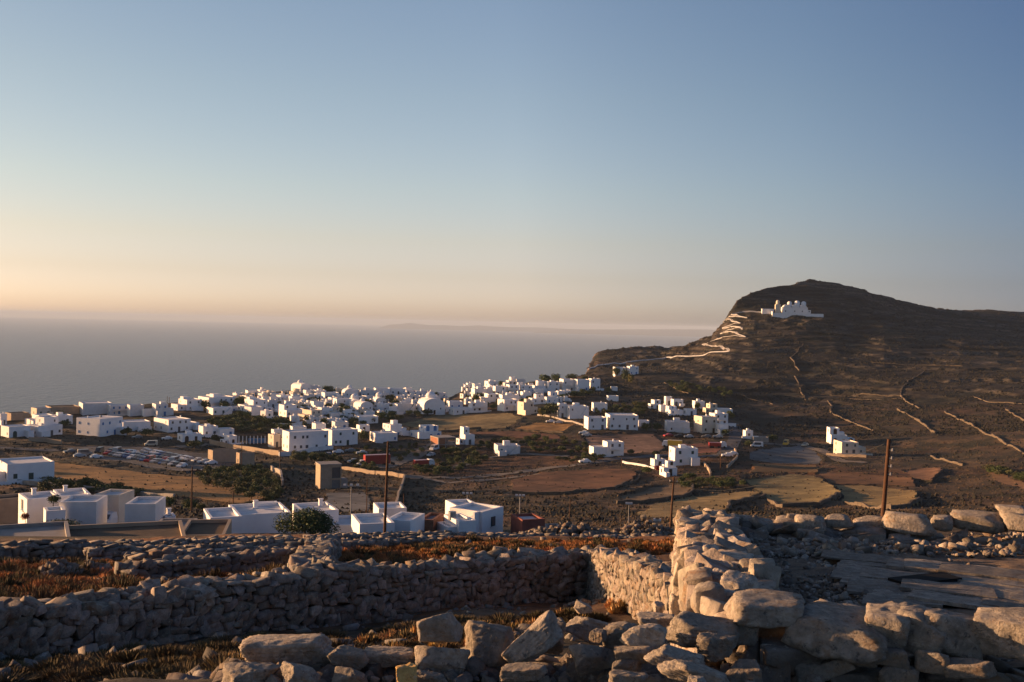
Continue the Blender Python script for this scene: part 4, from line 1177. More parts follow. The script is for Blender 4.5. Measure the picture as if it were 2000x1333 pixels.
def church(px, yb, d, w, dpt, hb, dome_r, label, yaw=15, tower=None, barrel=False, dmin=140):
    """whitewashed chapel: nave with a barrel vault, drum and dome over it, optional belfry"""
    p = gp(px, yb, dmin) if d is None else gd(px, d, yb)
    az = math.atan2(p.x, p.y)
    root = empty('church', p + Vector((math.sin(az), math.cos(az), 0)) * dpt / 2, R(yaw) - az)
    tag(root, label, 'church')
    MB().box(-w / 2, w / 2, -dpt / 2, dpt / 2, -3, hb).obj('wall', M['white'], root)
    m = MB(); n = 12
    V = []
    for s in (-dpt / 2 - .05, dpt / 2 + .05):
        V += [(w * .5 * math.cos(math.pi * i / n), s, hb - .05 + w * .30 * math.sin(math.pi * i / n)) for i in range(n + 1)]
    m.add(V, [(i, i + 1, n + 2 + i, n + 1 + i) for i in range(n)] + [tuple(range(n, -1, -1)), tuple(range(n + 1, 2 * n + 2))])
    m.obj('vault', M['white'], root, smooth=False)
    if dome_r:
        zc = hb + w * .18
        MB().cyl(0, dpt * .12, zc - .5, zc + dome_r * .75, dome_r, dome_r, 18).obj('drum', M['white'], root)
        MB().dome(0, dpt * .12, zc + dome_r * .75, dome_r * 1.06, dome_r * 1.0, 20, 8).cyl(0, dpt * .12, zc + dome_r * 1.74, zc + dome_r * 2.1, .15, .05, 6).obj('dome', M['white'], root, smooth=True)
    m = MB()
    put_window(root, 'door', 'brown', 0, -dpt / 2, 0, 0)
    put_window(root, 'slit', 'dark', w * .28, -dpt / 2, hb * .5, 0)
    put_window(root, 'slit', 'dark', -w * .28, -dpt / 2, hb * .5, 0)
    if tower:
        tx, th = tower
        MB().box(tx - .9, tx + .9, -dpt / 2 - .4, -dpt / 2 + .9, hb - .2, hb + th * .6).box(tx - .7, tx - .35, -dpt / 2 - .2, -dpt / 2 + .7, hb + th * .6, hb + th * .9).box(tx + .35, tx + .7, -dpt / 2 - .2, -dpt / 2 + .7, hb + th * .6, hb + th * .9).box(tx - .8, tx + .8, -dpt / 2 - .3, -dpt / 2 + .8, hb + th * .9, hb + th).obj('belfry', M['white'], root)
    return root
def garden_wall(pts, h, mt, label, thick=.35, dmin=140, name='garden_wall', group=None, ragged=0.0):
    """rendered wall following the ground along photo points"""
    P = [gp(px, py, dmin) for px, py in pts]
    seg = resample([(q.x, q.y, 0, 0) for q in P], 3.0 if not ragged else 1.3)
    m = MB(); V = []
    rs = np.random.RandomState(int(abs(pts[0][0]) * 3 + pts[0][1]))
    hs = h * (1 + ragged * np.convolve(rs.normal(0, 1.3, len(seg) + 4), np.ones(5) / 5, 'valid'))
    hs = np.where(hs < h * .45, .02, hs)
    sh = ragged * .9 * np.convolve(rs.normal(0, 1.6, len(seg) + 6), np.ones(7) / 7, 'valid')
    for i, q in enumerate(seg):
        a, b = seg[max(i - 1, 0)], seg[min(i + 1, len(seg) - 1)]
        d = (b - a)[:2]; d = d / (np.linalg.norm(d) + 1e-9); n = np.array([-d[1], d[0]]) * thick / 2
        q = q + np.array([n[0], n[1], 0, 0]) * (sh[i] / max(thick, .1) * 2)
        z = zg(q[0], q[1])
        for s in (-1, 1):
            V += [(q[0] + n[0] * s, q[1] + n[1] * s, z - 1.2), (q[0] + n[0] * s, q[1] + n[1] * s, z + hs[i])]
    k = len(seg)
    F = []
    for i in range(k - 1):
        o = i * 4
        F += [(o, o + 1, o + 5, o + 4), (o + 2, o + 6, o + 7, o + 3), (o + 1, o + 3, o + 7, o + 5)]
    F += [(0, 2, 3, 1), (k * 4 - 4, k * 4 - 3, k * 4 - 1, k * 4 - 2)]
    m.add(V, F)
    return tag(m.obj(name, M[mt]), label, 'wall', group)
def ribbon(name, pts, width, mt, lift=.12, dmin=140, kind='structure', dmax=1300, label=None, cat=None):
    """road or path draped on the ground along photo points"""
    P = [gp(px, py, dmin, dmax) for px, py in pts]
    seg = resample([(q.x, q.y, 0, 0) for q in P], 1.6)
    V, F = [], []
    for i, q in enumerate(seg):
        a, b = seg[max(i - 2, 0)], seg[min(i + 2, len(seg) - 1)]
        d = (b - a)[:2]; d = d / (np.linalg.norm(d) + 1e-9); n = np.array([-d[1], d[0]]) * width / 2
        c = zg(q[0], q[1])
        for s in (-1, -.33, .33, 1):
            x, y = q[0] + n[0] * s, q[1] + n[1] * s
            V.append((x, y, max(zg(x, y), c - .3) + lift))
    for i in range(len(seg) - 1):
        for k in range(3):
            o = i * 4 + k
            F.append((o, o + 1, o + 5, o + 4))
    o = mesh_obj(name, np_mesh(name, V, F, [M[mt]], smooth=True))
    return tag(o, label, cat, None, kind)

HOUSES = [
 # left edge
 (0, 12, 830, 811, 10, '', 'white house half cut off by the left edge above the arcaded row', {}),
 (7, 54, 855, 836, 24, 'a', 'low arcaded white building at the far left of the village', {}),
 (56, 116, 853, 821, 32, 'uc', 'two-storey white house rising over a stone terrace at the far left', {}),
 (52, 100, 831, 814, 20, 'l', 'flat white house behind the two-storey one at the far left', {}),
 (98, 138, 829, 814, 20, '', 'low white house with a plain end wall behind a dark tree at the left', {}),
 (14, 52, 822, 809, 22, 'n', 'small beige flat-roofed house behind the left-hand white ones', dict(wallm='beige')),
 (64, 97, 813, 799, 24, '', 'cream house with a blank front near the seaward left edge', dict(wallm='cream')),
 (94, 150, 812, 797, 14, 'n', 'long dull beige building nearest the sea on the left', dict(wallm='beige')),
 (155, 234, 854, 822, 48, 'k', 'big pale block with a large sunlit end wall above the car park', dict(dk=.9)),
 (233, 290, 843, 826, 14, '', 'low white house just right of the big pale block', {}),
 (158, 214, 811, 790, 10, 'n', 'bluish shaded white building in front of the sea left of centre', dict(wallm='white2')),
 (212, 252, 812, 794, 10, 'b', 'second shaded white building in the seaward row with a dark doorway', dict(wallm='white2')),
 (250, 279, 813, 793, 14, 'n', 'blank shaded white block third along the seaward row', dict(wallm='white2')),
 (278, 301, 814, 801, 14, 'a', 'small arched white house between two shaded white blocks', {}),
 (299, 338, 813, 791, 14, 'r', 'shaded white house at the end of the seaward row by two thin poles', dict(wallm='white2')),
 (304, 390, 844, 821, 28, 'rc', 'wide white house with a chimney and a lower right wing above the pergola', {}),
 (348, 392, 864, 850, 18, 'a', 'long low white house with a row of small openings beside the car park', {}),
 (389, 424, 854, 835, 20, '', 'white cube house just above the pergola terrace', {}),
 (421, 456, 854, 839, 20, '', 'flat white annexe left of the blue pool terrace', {}),
 (430, 462, 870, 853, 26, 'l', 'small white hut with a blue front under the pool terrace', {}),
 (335, 392, 804, 783, 24, 'l', 'white house group on the slope above two thin poles', {}),
 (389, 457, 799, 778, 26, 'b', 'long white house with a sunlit end and a row of dark windows', {}),
 (392, 434, 779, 768, 28, 'u', 'white house with a sunlit gable highest on the left slope', {}),
 (405, 452, 811, 798, 22, 's', 'low white house with bluish doors in the trees left of the core', {}),
 # old core
 (464, 521, 806, 783, 26, 'l', 'broad white house with a blank left wall at the edge of the old core', {}),
 (480, 513, 772, 762, 12, '', 'white house on the skyline left of the ridge church', {}),
 (514, 538, 778, 766, 36, '', 'small sunlit cream house on the skyline', dict(wallm='cream')),
 (540, 566, 786, 773, 30, 'a', 'sunlit white house with dark arches below the ridge church', {}),
 (520, 541, 798, 782, 22, '', 'narrow grey-white house beside the broad blank-walled one', dict(wallm='white2')),
 (478, 512, 813, 796, 36, 'n', 'rounded sunlit white chapel-like house above the dark trees', {}),
 (509, 533, 818, 804, 38, '', 'sunlit white house next to the rounded one over the dark trees', {}),
 (545, 600, 815, 793, 24, 'us', 'stepped white house with an outside stair in the old core', {}),
 (564, 592, 789, 775, 20, '', 'white cube under the ridge church with two dark windows', {}),
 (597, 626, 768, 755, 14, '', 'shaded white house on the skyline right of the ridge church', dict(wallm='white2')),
 (580, 628, 822, 803, 34, 'lc', 'cream-fronted house catching the sun in the middle of the old core', dict(wallm='cream')),
 (606, 632, 801, 785, 22, '', 'tall narrow white house in the old core with a dark tree beside it', {}),
 (628, 662, 782, 768, 16, '', 'white house beneath the skyline trees of the old core', {}),
 (650, 690, 799, 780, 16, '', 'white house left of the first small dome', {}),
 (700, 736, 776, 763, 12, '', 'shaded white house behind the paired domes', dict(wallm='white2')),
 (730, 762, 772, 759, 10, '', 'white terrace house with a row of dark windows by the sea', {}),
 (760, 792, 772, 760, 10, '', 'second white terrace house on the seaward edge right of the domes', {}),
 (790, 814, 769, 756, 12, 'u', 'stepped white house at the top of the seaward terrace', {}),
 (812, 838, 776, 765, 12, '', 'last white house of the seaward terrace left of the big dome', {}),
 (728, 760, 806, 790, 28, 'l', 'white house with a blank sunlit end below the middle dome', {}),
 (766, 812, 809, 790, 18, 's', 'grey-white house with an outside stair in front of dark trees', dict(wallm='white2')),
 (692, 738, 829, 814, 16, '', 'low white house under the dark trees at the front of the core', {}),
 (648, 680, 840, 825, 16, '', 'small grey-white house behind the white hotel', dict(wallm='white2')),
 (696, 722, 844, 831, 20, '', 'little white house with a dark shrub, between the hotel and the sunlit villa', {}),
 (640, 668, 822, 808, 18, 'n', 'blank white shed in the middle of the old core', dict(wallm='white2')),
 (620, 650, 812, 797, 24, '', 'white house beside the tall narrow one, with a dark door', {}),
 (668, 700, 815, 801, 18, 'u', 'two-level white house behind the round dark tree', {}),
 # hotel and villas in front
 (566, 598, 848, 834, 14, 'n', 'flat white block tucked behind the hotel on the left', {}),
 (530, 553, 856, 840, 18, '', 'white cube beside the blue pool', {}),
 (524, 556, 874, 850, 30, 'r', 'cream house with a sunlit left wall beside the pool pergola', dict(wallm='cream')),
 (552, 640, 882, 845, 20, '', 'large white hotel front with scattered small windows', dict(dk=.5)),
 (592, 652, 866, 830, 20, 'ul', 'tallest white block of the hotel with a sunlit tower', dict(dk=.6)),
 (634, 698, 872, 841, 26, 'c', 'right wing of the white hotel with a sunlit end wall', dict(dk=.6)),
 (722, 776, 865, 847, 16, 'c', 'low white house with a blue shutter behind the tall near pole', {}),
 (747, 796, 851, 830, 28, 'r', 'white villa of two cubes left of the arched villa', {}),
 (800, 862, 859, 835, 26, 'au', 'sunlit villa with dark arches above the builders yard', {}),
 (888, 927, 870, 836, 24, 'lu', 'white tower-like house on a sunlit base beside the unfinished frame', {}),
 (964, 1016, 889, 871, 12, 's', 'grey half-ruined house in the shrubs below the red field', dict(wallm='white2')),
 # front of the upper village
 (872, 904, 799, 784, 14, '', 'white house right of the big domed church', {}),
 (876, 924, 810, 798, 18, '', 'low white row house below the house right of the big dome', {}),
 (914, 952, 806, 787, 16, 'b', 'white house with an arched balcony at the edge of the village field', {}),
 (971, 1012, 804, 781, 30, 'b', 'two-storey house with a sunlit end wall above the village field', {}),
 (1010, 1052, 810, 786, 26, 'r', 'cream house with a rounded sunlit corner left of the big dark tree', dict(wallm='cream')),
 (1088, 1106, 816, 788, 20, '', 'narrow white house squeezed right of the big dark tree', {}),
 (1102, 1150, 819, 794, 18, 's', 'white guest house with a double row of windows above the sports ground', {}),
 (1155, 1186, 806, 788, 10, 'a', 'white house with two big dark arches on the slope', {}),
 (1184, 1208, 784, 774, 12, 'n', 'small blank white hut alone on the slope', {}),
 (910, 924, 759, 745, 22, '', 'white house on the tip of the upper village skyline', {}),
 (922, 950, 764, 750, 18, 'u', 'stepped white house near the tip of the upper village', {}),
 (946, 972, 754, 742, 26, 'a', 'white house with a sunlit arched front on the upper skyline', {}),
 (988, 1009, 753, 737, 24, 'u', 'highest white house of the upper village skyline', {}),
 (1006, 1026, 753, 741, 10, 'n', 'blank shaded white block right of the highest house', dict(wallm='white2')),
 (920, 952, 774, 760, 18, '', 'white house with a low gable in the upper village', {}),
 (962, 989, 773, 755, 16, '', 'white house with two dark doors in the middle of the upper village', {}),
 (988, 1014, 770, 752, 22, 'b', 'white house below the highest one with a row of openings', {}),
 (1012, 1039, 769, 753, 16, '', 'white house with a long flat roof below the shaded block', {}),
 (1037, 1066, 766, 745, 20, 'u', 'stepped white house under the round skyline tree', {}),
 (1064, 1093, 766, 746, 18, 'a', 'white arched house right of the round skyline tree', {}),
 (1092, 1121, 765, 741, 24, 'b', 'tall white apartment front at the left of the hedge-lined block', {}),
 (1120, 1151, 765, 742, 20, 'a', 'white apartment front in the middle of the hedge-lined block', {}),
 (1149, 1172, 762, 740, 22, '', 'end house of the hedge-lined white block below the cliff path', {}),
 (934, 976, 787, 770, 16, 'l', 'white house with a long garden front left of the flower terrace', {}),
 (974, 1014, 787, 772, 14, '', 'plain white row house behind the sunlit-ended one', {}),
 (1016, 1038, 782, 766, 20, '', 'white cube house in the second row by a green bush', {}),
 (1032, 1064, 789, 771, 18, 'u', 'white house with square windows left of the twin gables', {}),
 (1060, 1091, 789, 766, 20, 'us', 'stepped white house with balconies above the big dark tree', {}),
 (1086, 1104, 779, 764, 18, '', 'white house stepping down beside the hedge', {}),
 (1140, 1184, 840, 816, 16, '', 'left block of the white school with a slanted sunlit roof edge', dict(cat='school', name='white_school')),
 (1181, 1246, 840, 812, 12, '', 'long two-storey white school building beside the sports ground', dict(cat='school', name='white_school')),
 (1244, 1268, 834, 822, 10, 'n', 'low white store at the end of the long school', {}),
 (1197, 1222, 733, 717, 14, '', 'white house hidden in trees under the cliff path', {}),
 (1224, 1247, 733, 716, 22, '', 'white house with a sunlit corner right of the cypress trees', {}),
 (1192, 1206, 764, 756, 10, 'n', 'tiny white store beside a dark tree below the cliff path houses', {}),
 # right-hand hamlet
 (1265, 1290, 800, 782, 22, 'l', 'white terraced house at the left end of the hillside hamlet', {}),
 (1286, 1304, 806, 792, 22, '', 'low white house second in the hillside hamlet row', {}),
 (1297, 1312, 791, 775, 20, '', 'white dovecote-like tower house with a pointed top in the hamlet', {}),
 (1310, 1334, 794, 781, 20, 'a', 'white house with a dark arch beside the tower house', {}),
 (1300, 1334, 811, 795, 24, 'u', 'white house with a red porch in the hamlet front row', {}),
 (1335, 1360, 812, 800, 18, '', 'low white house at the right of the hamlet front row', {}),
 (1352, 1376, 799, 784, 20, 'b', 'white house with a dark tree against it in the hamlet', {}),
 (1372, 1400, 809, 790, 24, 'l', 'sunlit cream house stepping down the hillside hamlet', dict(wallm='cream')),
 (1396, 1430, 812, 800, 14, 'n', 'long white flat block behind the cream hamlet house', {}),
 (1385, 1421, 832, 809, 28, 'b', 'upper white house with one big window over the roadside block', {}),
 (1355, 1400, 847, 815, 32, '', 'tall cream roadside block with small square windows', dict(wallm='cream')),
 (1397, 1422, 848, 829, 20, 'b', 'white roadside annexe with terraces right of the cream block', {}),
 (1298, 1346, 845, 825, 8, '', 'wide grey-white garage with dark bays behind the parked cars', dict(wallm='white2')),
 (1451, 1470, 857, 842, 24, '', 'small white hut standing alone beside the bend of the road', {}),
 (1466, 1500, 864, 855, 14, 'n', 'low grey stone shed behind the white van', dict(wallm='concrete')),
 (1616, 1668, 868, 840, 14, 'uar', 'white villa with dark arched terraces at the foot of the hill', {}),
 (1630, 1690, 890, 866, 22, 'r', 'long cream villa with dark doors below the white one', dict(wallm='cream')),
 (1150, 1186, 892, 874, 22, 'n', 'sunlit white wing of the blue-shuttered house by the track', {}),
 (1176, 1218, 892, 864, 20, 'bc', 'white house with blue stair rails and a chimney by the track', {}),
 (1306, 1362, 910, 877, 18, '', 'tall white cube house with a dark hatch beside the road', {}),
 (1270, 1300, 914, 898, 24, 'c', 'low white house with a pink flowering shrub', {}),
 (1288, 1322, 930, 903, 20, 'u', 'white house with a roof terrace nearest the olive field', {}),
]
for x0, x1, yb, yt, yaw, st, lab, kw in HOUSES:
    house(x0, x1, yb, yt, yaw, st, lab, **kw)
# many more whitewashed cubes packed between them in the old core
house(-40, 92, 946, 912, 12, 'lc', 'flat-roofed house with white end cut off by the left edge below the stubble field', wallm='white', depth=12)
house(-20, 24, 920, 906, 12, 'n', 'pale house at the left edge behind the flat-roofed one', wallm='white2')
house(-20, 42, 990, 977, 10, 'n', 'low tan outhouse at the left edge beside the near farmhouse', wallm='beige', d=140, depth=4)
rr = random.Random(4)
FILL = []
for _ in range(4000):
    px, py = rr.uniform(452, 880), rr.uniform(768, 830)
    lo = 772 + (0 if px < 700 else 4)
    hi = 832 if px < 560 else 838 if px < 725 else 815
    if not (lo < py < hi): continue
    if 400 < px < 566 and 806 < py: continue
    if px > 770 and py > 803: continue
    w, h = rr.uniform(16, 28), rr.uniform(8, 13)
    if any(abs(px - a) < (w + c) * .36 and abs(py - b) < 6 for a, b, c in FILL): continue
    if any(x0 + 2 < px < x1 - 2 and yt + 6 < py < yb + 6 for x0, x1, yb, yt, *_ in HOUSES): continue
    FILL.append((px, py, w))
    t = sum(int(k) for k in str(int(px * 100)))
    house(px - w / 2, px + w / 2, py, py - h, rr.uniform(8, 34), rr.choice(['', '', 'c', 'l', 'u', 'r', 's']), 'small whitewashed flat-roofed house packed among others in the old core', wallm=rr.choice(['white', 'white', 'white', 'white2', 'cream']), group='small houses packed in the old village core')
FILL2 = []
for _ in range(1500):
    px, py = rr.uniform(908, 1160), rr.uniform(758, 790)
    if py > 790 or px > 1110 and py > 768: continue
    w, h = rr.uniform(14, 24), rr.uniform(8, 13)
    if any(abs(px - a) < (w + c) * .38 and abs(py - b) < 6 for a, b, c in FILL2): continue
    if any(x0 + 2 < px < x1 - 2 and yt + 6 < py < yb + 6 for x0, x1, yb, yt, *_ in HOUSES): continue
    FILL2.append((px, py, w))
    house(px - w / 2, px + w / 2, py, py - h, rr.uniform(8, 30), rr.choice(['', 'c', 'u', 'l']), 'small white house filling a gap in the upper village', wallm=rr.choice(['white', 'white', 'white2']), group='small houses filling gaps in the upper village')
church(588, 768, None, 7.5, 11, 3.6, 1.5, 'white church with a small dome highest on the old core skyline', 30, tower=(-2.6, 2))
church(693, 800, None, 7, 9, 3.4, 1.9, 'white church with a round dome left of the vaulted chapel', 15)
church(709, 806, None, 7, 9, 3.6, 1.2, 'white vaulted chapel with a little dome in front of the round-domed church', 25)
church(741, 792, None, 6, 8, 2.6, 1.9, 'white church half hidden by green trees with a broad low dome', 12)
church(842, 809, None, 11.5, 13, 4.8, 2.5, 'largest domed church of the village with stepped white shoulders', 16)
church(683, 778, None, 8, 9, 3.2, 1.5, 'shaded domed church near the sea behind the other domes', 10)

# ---- hilltop church
hp = gp(1556, 620, 700)
hz = -math.atan2(hp.x, hp.y)
hc = empty('hill_church', hp + Vector((0, 11, 0)), hz + R(9))
tag(hc, 'large white domed church on a walled terrace high on the hill', 'church')
K = dist(hp) / FPX
def hx_(px): return (px - 1556) * K
def hzz(py): return (620 - py) * K
M['pathwall'] = mat('dimmed_whitewash', (.38, .37, .36), var=.15)  # whitewash darkened so the sunlit path walls come out less bright
MB().box(hx_(1536), hx_(1582), -3, 8, -4, hzz(601)).box(hx_(1580), hx_(1588), -2, 7, -4, hzz(606)).obj('wall', M['white'], hc)
for (a, b, t, s) in ((1538, 1551, 596, 0), (1553, 1566, 596, 0), (1568, 1580, 597, 0)):
    m = MB(); n = 12; V = []
    cx, hw = hx_((a + b) / 2), hx_(b) / 1 - hx_(a)
    for y in (-3.3, 8.1):
        V += [(cx + hw / 2 * math.cos(math.pi * i / n), y, hzz(601.5) + hw * .42 * math.sin(math.pi * i / n)) for i in range(n + 1)]
    m.add(V, [(i, i + 1, n + 2 + i, n + 1 + i) for i in range(n)] + [tuple(range(n, -1, -1)), tuple(range(n + 1, 2 * n + 2))])
    m.obj('vault', M['white'], hc)
for px, r in ((1550, 1.9), (1564, 2.3), (1576, 2.0)):
    z = hzz(597.5)
    d_ = MB().cyl(hx_(px), 2.5, z - 1, z + r * .8, r, r, 16).dome(hx_(px), 2.5, z + r * .8, r * 1.05, r, 18, 7).obj('dome', M['white'], hc, smooth=False)
MB().box(hx_(1522.5), hx_(1532), -2, 2, -4, hzz(596)).cyl(hx_(1527.2), 0, hzz(596), hzz(591.5), 1.5, 1.5, 12).dome(hx_(1527.2), 0, hzz(591.5), 1.55, 1.6, 14, 6).obj('bell_tower', M['cream'], hc)
MB().block(hx_(1498), hx_(1520), -1, 4, -4, hzz(605)).obj('side_house', M['white'], hc)
m = MB().box(hx_(1516), hx_(1608), -8.5, -8.0, -7, hzz(613)).box(hx_(1515), hx_(1516), -8.5, 6, -7, hzz(610)).box(hx_(1608), hx_(1609), -8.5, 6, -7, hzz(613.5))
m.obj('terrace_wall', M['white'], hc)
for px in (1541, 1558, 1572, 1585):
    put_window(hc, 'window', 'dark', hx_(px), -3.0 if px < 1580 else -2.0, hzz(610), 0)
# zigzag path with its white parapet
ZIG = [(1150, 722), (1184, 713), (1232, 708), (1300, 700), (1380, 690), (1424, 686), (1372, 673), (1456, 659), (1407, 651), (1450, 644), (1411, 640), (1446, 632), (1413, 628), (1459, 622), (1428, 615), (1450, 611), (1505, 612)]
ribbon('footpath', ZIG, 2.2, 'path', .35, 560)
for k, (pts, h, lab) in enumerate([
    (ZIG[0:3], 1.3, 'low pale wall along the start of the cliff path'),
    (ZIG[2:6], 1.5, 'long white wall along the path climbing gently over the headland'),
    (ZIG[5:7], .9, 'white wall of the short leg of path above the headland'),
    (ZIG[6:8], .9, 'white wall of the first steep leg of the zigzag path'),
    (ZIG[7:9], 1.2, 'white wall of the second leg of the zigzag path'),
    (ZIG[8:10], 1.2, 'white wall of the third leg of the zigzag path'),
    (ZIG[9:11], 1.3, 'white wall of the fourth leg of the zigzag path'),
    (ZIG[10:12], 1.3, 'white wall of the fifth leg of the zigzag path'),
    (ZIG[11:13], 1.3, 'white wall of the sixth leg of the zigzag path'),
    (ZIG[12:14], 1.4, 'white wall of the seventh leg of the zigzag path'),
    (ZIG[13:16], 1.5, 'white wall of the top bends of the zigzag path'),
    (ZIG[15:17], 2.2, 'white wall with dark gaps leading level to the hill church')]):
    garden_wall(pts, h * .6, 'pathwall' if k > 1 else 'white2', lab, .35, 560, 'path_wall', 'white walls along the church path')  # first two walls paler, making up for their shade
# stone walls running down the hill
M['fieldstone'] = mat('field_stone', (.105, .082, .060), var=.35, scale=1.5, bump=.6, bscale=3, bdist=.2)
HW = [
    ([(1568, 672), (1556, 690), (1545, 700), (1552, 712), (1562, 726)], 'winding stone wall below the hill church ending in a bend'),
    ([(1553, 736), (1562, 755), (1568, 772), (1576, 782)], 'short stone wall bending down the middle of the hill'),
    ([(1617, 784), (1626, 795), (1622, 806), (1640, 815), (1665, 826), (1705, 842)], 'stone wall zigzagging down toward the white villa'),
    ([(1804, 728), (1775, 745), (1762, 760), (1760, 778), (1775, 788), (1795, 798)], 'hooked stone wall in the middle of the dark hillside'),
    ([(1754, 801), (1780, 815), (1805, 830), (1828, 848)], 'straight stone wall slanting between the hook and the pole'),
    ([(1845, 804), (1880, 822), (1915, 840), (1950, 858), (2010, 890)], 'longest stone wall slanting down to the right-hand edge'),
    ([(1964, 801), (1985, 813), (2012, 830)], 'short stone wall cut off by the right-hand edge'),
    ([(1808, 889), (1840, 898), (1880, 910)], 'faint low stone wall right of the leaning pole'),
    ([(1298, 748), (1320, 760), (1345, 770)], 'short pale wall above the hillside hamlet'),
    ([(1590, 708), (1700, 708), (1880, 716)], 'long level terrace wall across the upper hill'),
    ([(1460, 662), (1600, 656), (1780, 652)], 'highest level terrace wall right of the zigzag path'),
    ([(1580, 768), (1680, 770), (1762, 772)], 'level terrace wall joining two slanting walls'),
    ([(1580, 779), (1660, 780), (1760, 779)], 'lower of two level terrace walls left of the hooked wall'),
    ([(1900, 775), (1930, 786), (2010, 790)], 'level stone wall near the right-hand edge'),
    ([(1380, 768), (1440, 770), (1510, 790)], 'pale bank wall behind the hamlet'),
]
for k, (pts, lab) in enumerate(HW):
    garden_wall(pts, .4 if k > 7 else .65, 'fieldstone', lab, .6, 350, 'stone_wall', None, .5)
# walls and tracks of the valley
ribbon('road', [(1130, 909), (1200, 896), (1290, 890), (1370, 893), (1412, 888), (1428, 872), (1436, 858), (1438, 842), (1432, 826)], 5.5, 'asphalt')
ribbon('track', [(1130, 909), (1060, 916), (985, 926), (900, 934), (830, 933), (790, 930), (740, 925)], 4.5, 'track')
ribbon('track', [(780, 930), (840, 938), (880, 944), (950, 938), (1050, 926)], 3.0, 'track')
ribbon('track', [(880, 915), (930, 900), (985, 890), (1040, 888), (1110, 892)], 3.5, 'track')
ribbon('road', [(120, 880), (60, 878), (-40, 872)], 6, 'asphalt')
ribbon('road', [(345, 874), (400, 868), (470, 872), (560, 890)], 5, 'track')
ribbon('street', [(740, 915), (775, 900), (815, 886), (850, 872), (872, 862)], 9, 'track')
ribbon('track', [(1690, 905), (1640, 900), (1605, 880), (1560, 868), (1470, 866)], 4.5, 'track')
for pts, h, mt, lab in [
    ([(790, 935), (778, 970), (768, 1004)], 1.2, 'beige', 'straight wall running down the slope left of the red field'),
    ([(615, 912), (700, 922), (790, 934)], 1.2, 'beige', 'long low wall above the unfinished concrete house'),
    ([(410, 868), (470, 880), (545, 890)], 1.8, 'beige', 'beige retaining wall below the blue pool'),
    ([(545, 892), (575, 890), (650, 878)], 1.6, 'white2', 'pale wall in front of the white hotel'),
    ([(530, 918), (548, 928), (552, 950)], 1.5, 'concrete', 'concrete wall at the right side of the orchard'),
    ([(1216, 904), (1260, 912), (1290, 920)], .7, 'white2', 'low white wall leading to the house with the flowering shrub'),
    ([(1375, 908), (1385, 920), (1388, 930)], 1.0, 'beige', 'short pale wall beside the tall white cube house'),
    ([(0, 944), (60, 948), (150, 956), (260, 966), (340, 974)], 1.0, 'concrete', 'grey wall crossing the slope behind the near white houses'),
    ([(56, 862), (90, 864), (120, 868)], 1.6, 'beige', 'sunlit retaining wall under the two-storey house at the far left'),
    ([(530, 831), (572, 834), (590, 830)], 1.5, 'white', 'sunlit terrace wall in front of the old core'),
    ([(1050, 812), (1085, 818), (1140, 832)], .8, 'concrete', 'pale wall below the big dark tree'),
    ([(1000, 842), (1060, 844), (1100, 846)], .8, 'fieldstone', 'stone edge between the golden and the red field'),
    ([(1435, 880), (1440, 895), (1420, 915)], 1.0, 'beige', 'curved pale wall beside the bend of the road'),
    ([(1614, 890), (1650, 893), (1692, 894)], 1.0, 'beige', 'low sunlit wall below the long cream villa'),
    ([(1205, 985), (1300, 978), (1350, 966), (1354, 954)], 0.75, 'fieldstone', 'curved terrace wall around the fallow field'),
    ([(1000, 965), (1100, 967), (1200, 956), (1247, 932)], 0.75, 'fieldstone', 'curved terrace wall around the red ploughed field'),
    ([(1420, 1000), (1430, 985), (1470, 976), (1492, 968)], 0.75, 'fieldstone', 'curved terrace wall around the olive-coloured stubble'),
    ([(1500, 980), (1530, 990), (1600, 988), (1640, 970)], 0.7, 'fieldstone', 'terrace wall below the broad stubble field'),
    ([(1652, 985), (1740, 995), (1798, 987)], 0.7, 'fieldstone', 'terrace wall below the stubble field at the leaning pole'),
    ([(860, 845), (905, 841), (940, 838)], 1.0, 'fieldstone', 'stone edge below the village field')]:
    garden_wall(pts, h, mt, lab, .5, 140, 'stone_wall' if mt == 'fieldstone' else 'garden_wall', None, .35 if mt == 'fieldstone' else .0)
# beige ruin, unfinished houses
house(408, 462, 905, 881, 26, 'n', 'long beige windowless ruin beside the orchard', wallm='beige', dk=.4, name='ruined_house')
house(462, 496, 910, 886, 24, '', 'lower end of the beige ruin beside the orchard', wallm='beige', dk=.5, name='ruined_house')
def frame_house(x0, x1, yb, yt, label, infill, name='unfinished_house'):
    p = gp((x0 + x1) / 2, yb, 140); D = dist(p); W, H = (x1 - x0) * D / FPX, (yb - yt) * D / FPX
    az = math.atan2(p.x, p.y)
    o = empty(name, p + Vector((math.sin(az), math.cos(az), 0)) * W * .45, R(24) - az)
    tag(o, label, 'house')
    w, dp = W / 1.3, W * .8
    MB().box(-w / 2, w / 2, -dp / 2, dp / 2, H - .3, H).obj('roof', M['concrete'], o)
    MB().box(-w / 2, w / 2, -dp / 2, dp / 2, H * .36, H * .36 + .25).obj('floor_slab', M['concrete'], o)
    for x in (-w / 2, -w * .1, w / 2 - .4):
        for y in (-dp / 2, dp / 2 - .4):
            MB().box(x, x + .4, y, y + .4, -3, H * .36 - .003).box(x, x + .4, y, y + .4, H * .36 + .253, H - .303).obj('pillar', M['concrete'], o)
    MB().box(-w / 2 + .42, -w * .1 - .02, -dp / 2 + .1, -dp / 2 + .3, H * .37, H - .31).box(-w / 2 + .1, -w / 2 + .3, -dp / 2 + .45, dp / 2 - .45, -3, H - .31).box(-w / 2 + .3, w / 2 - .3, dp / 2 - .3, dp / 2 - .1, -3, H - .31).obj('wall', M[infill], o)
    return o
p = gp(638, 956, 140); K2 = dist(p) / FPX
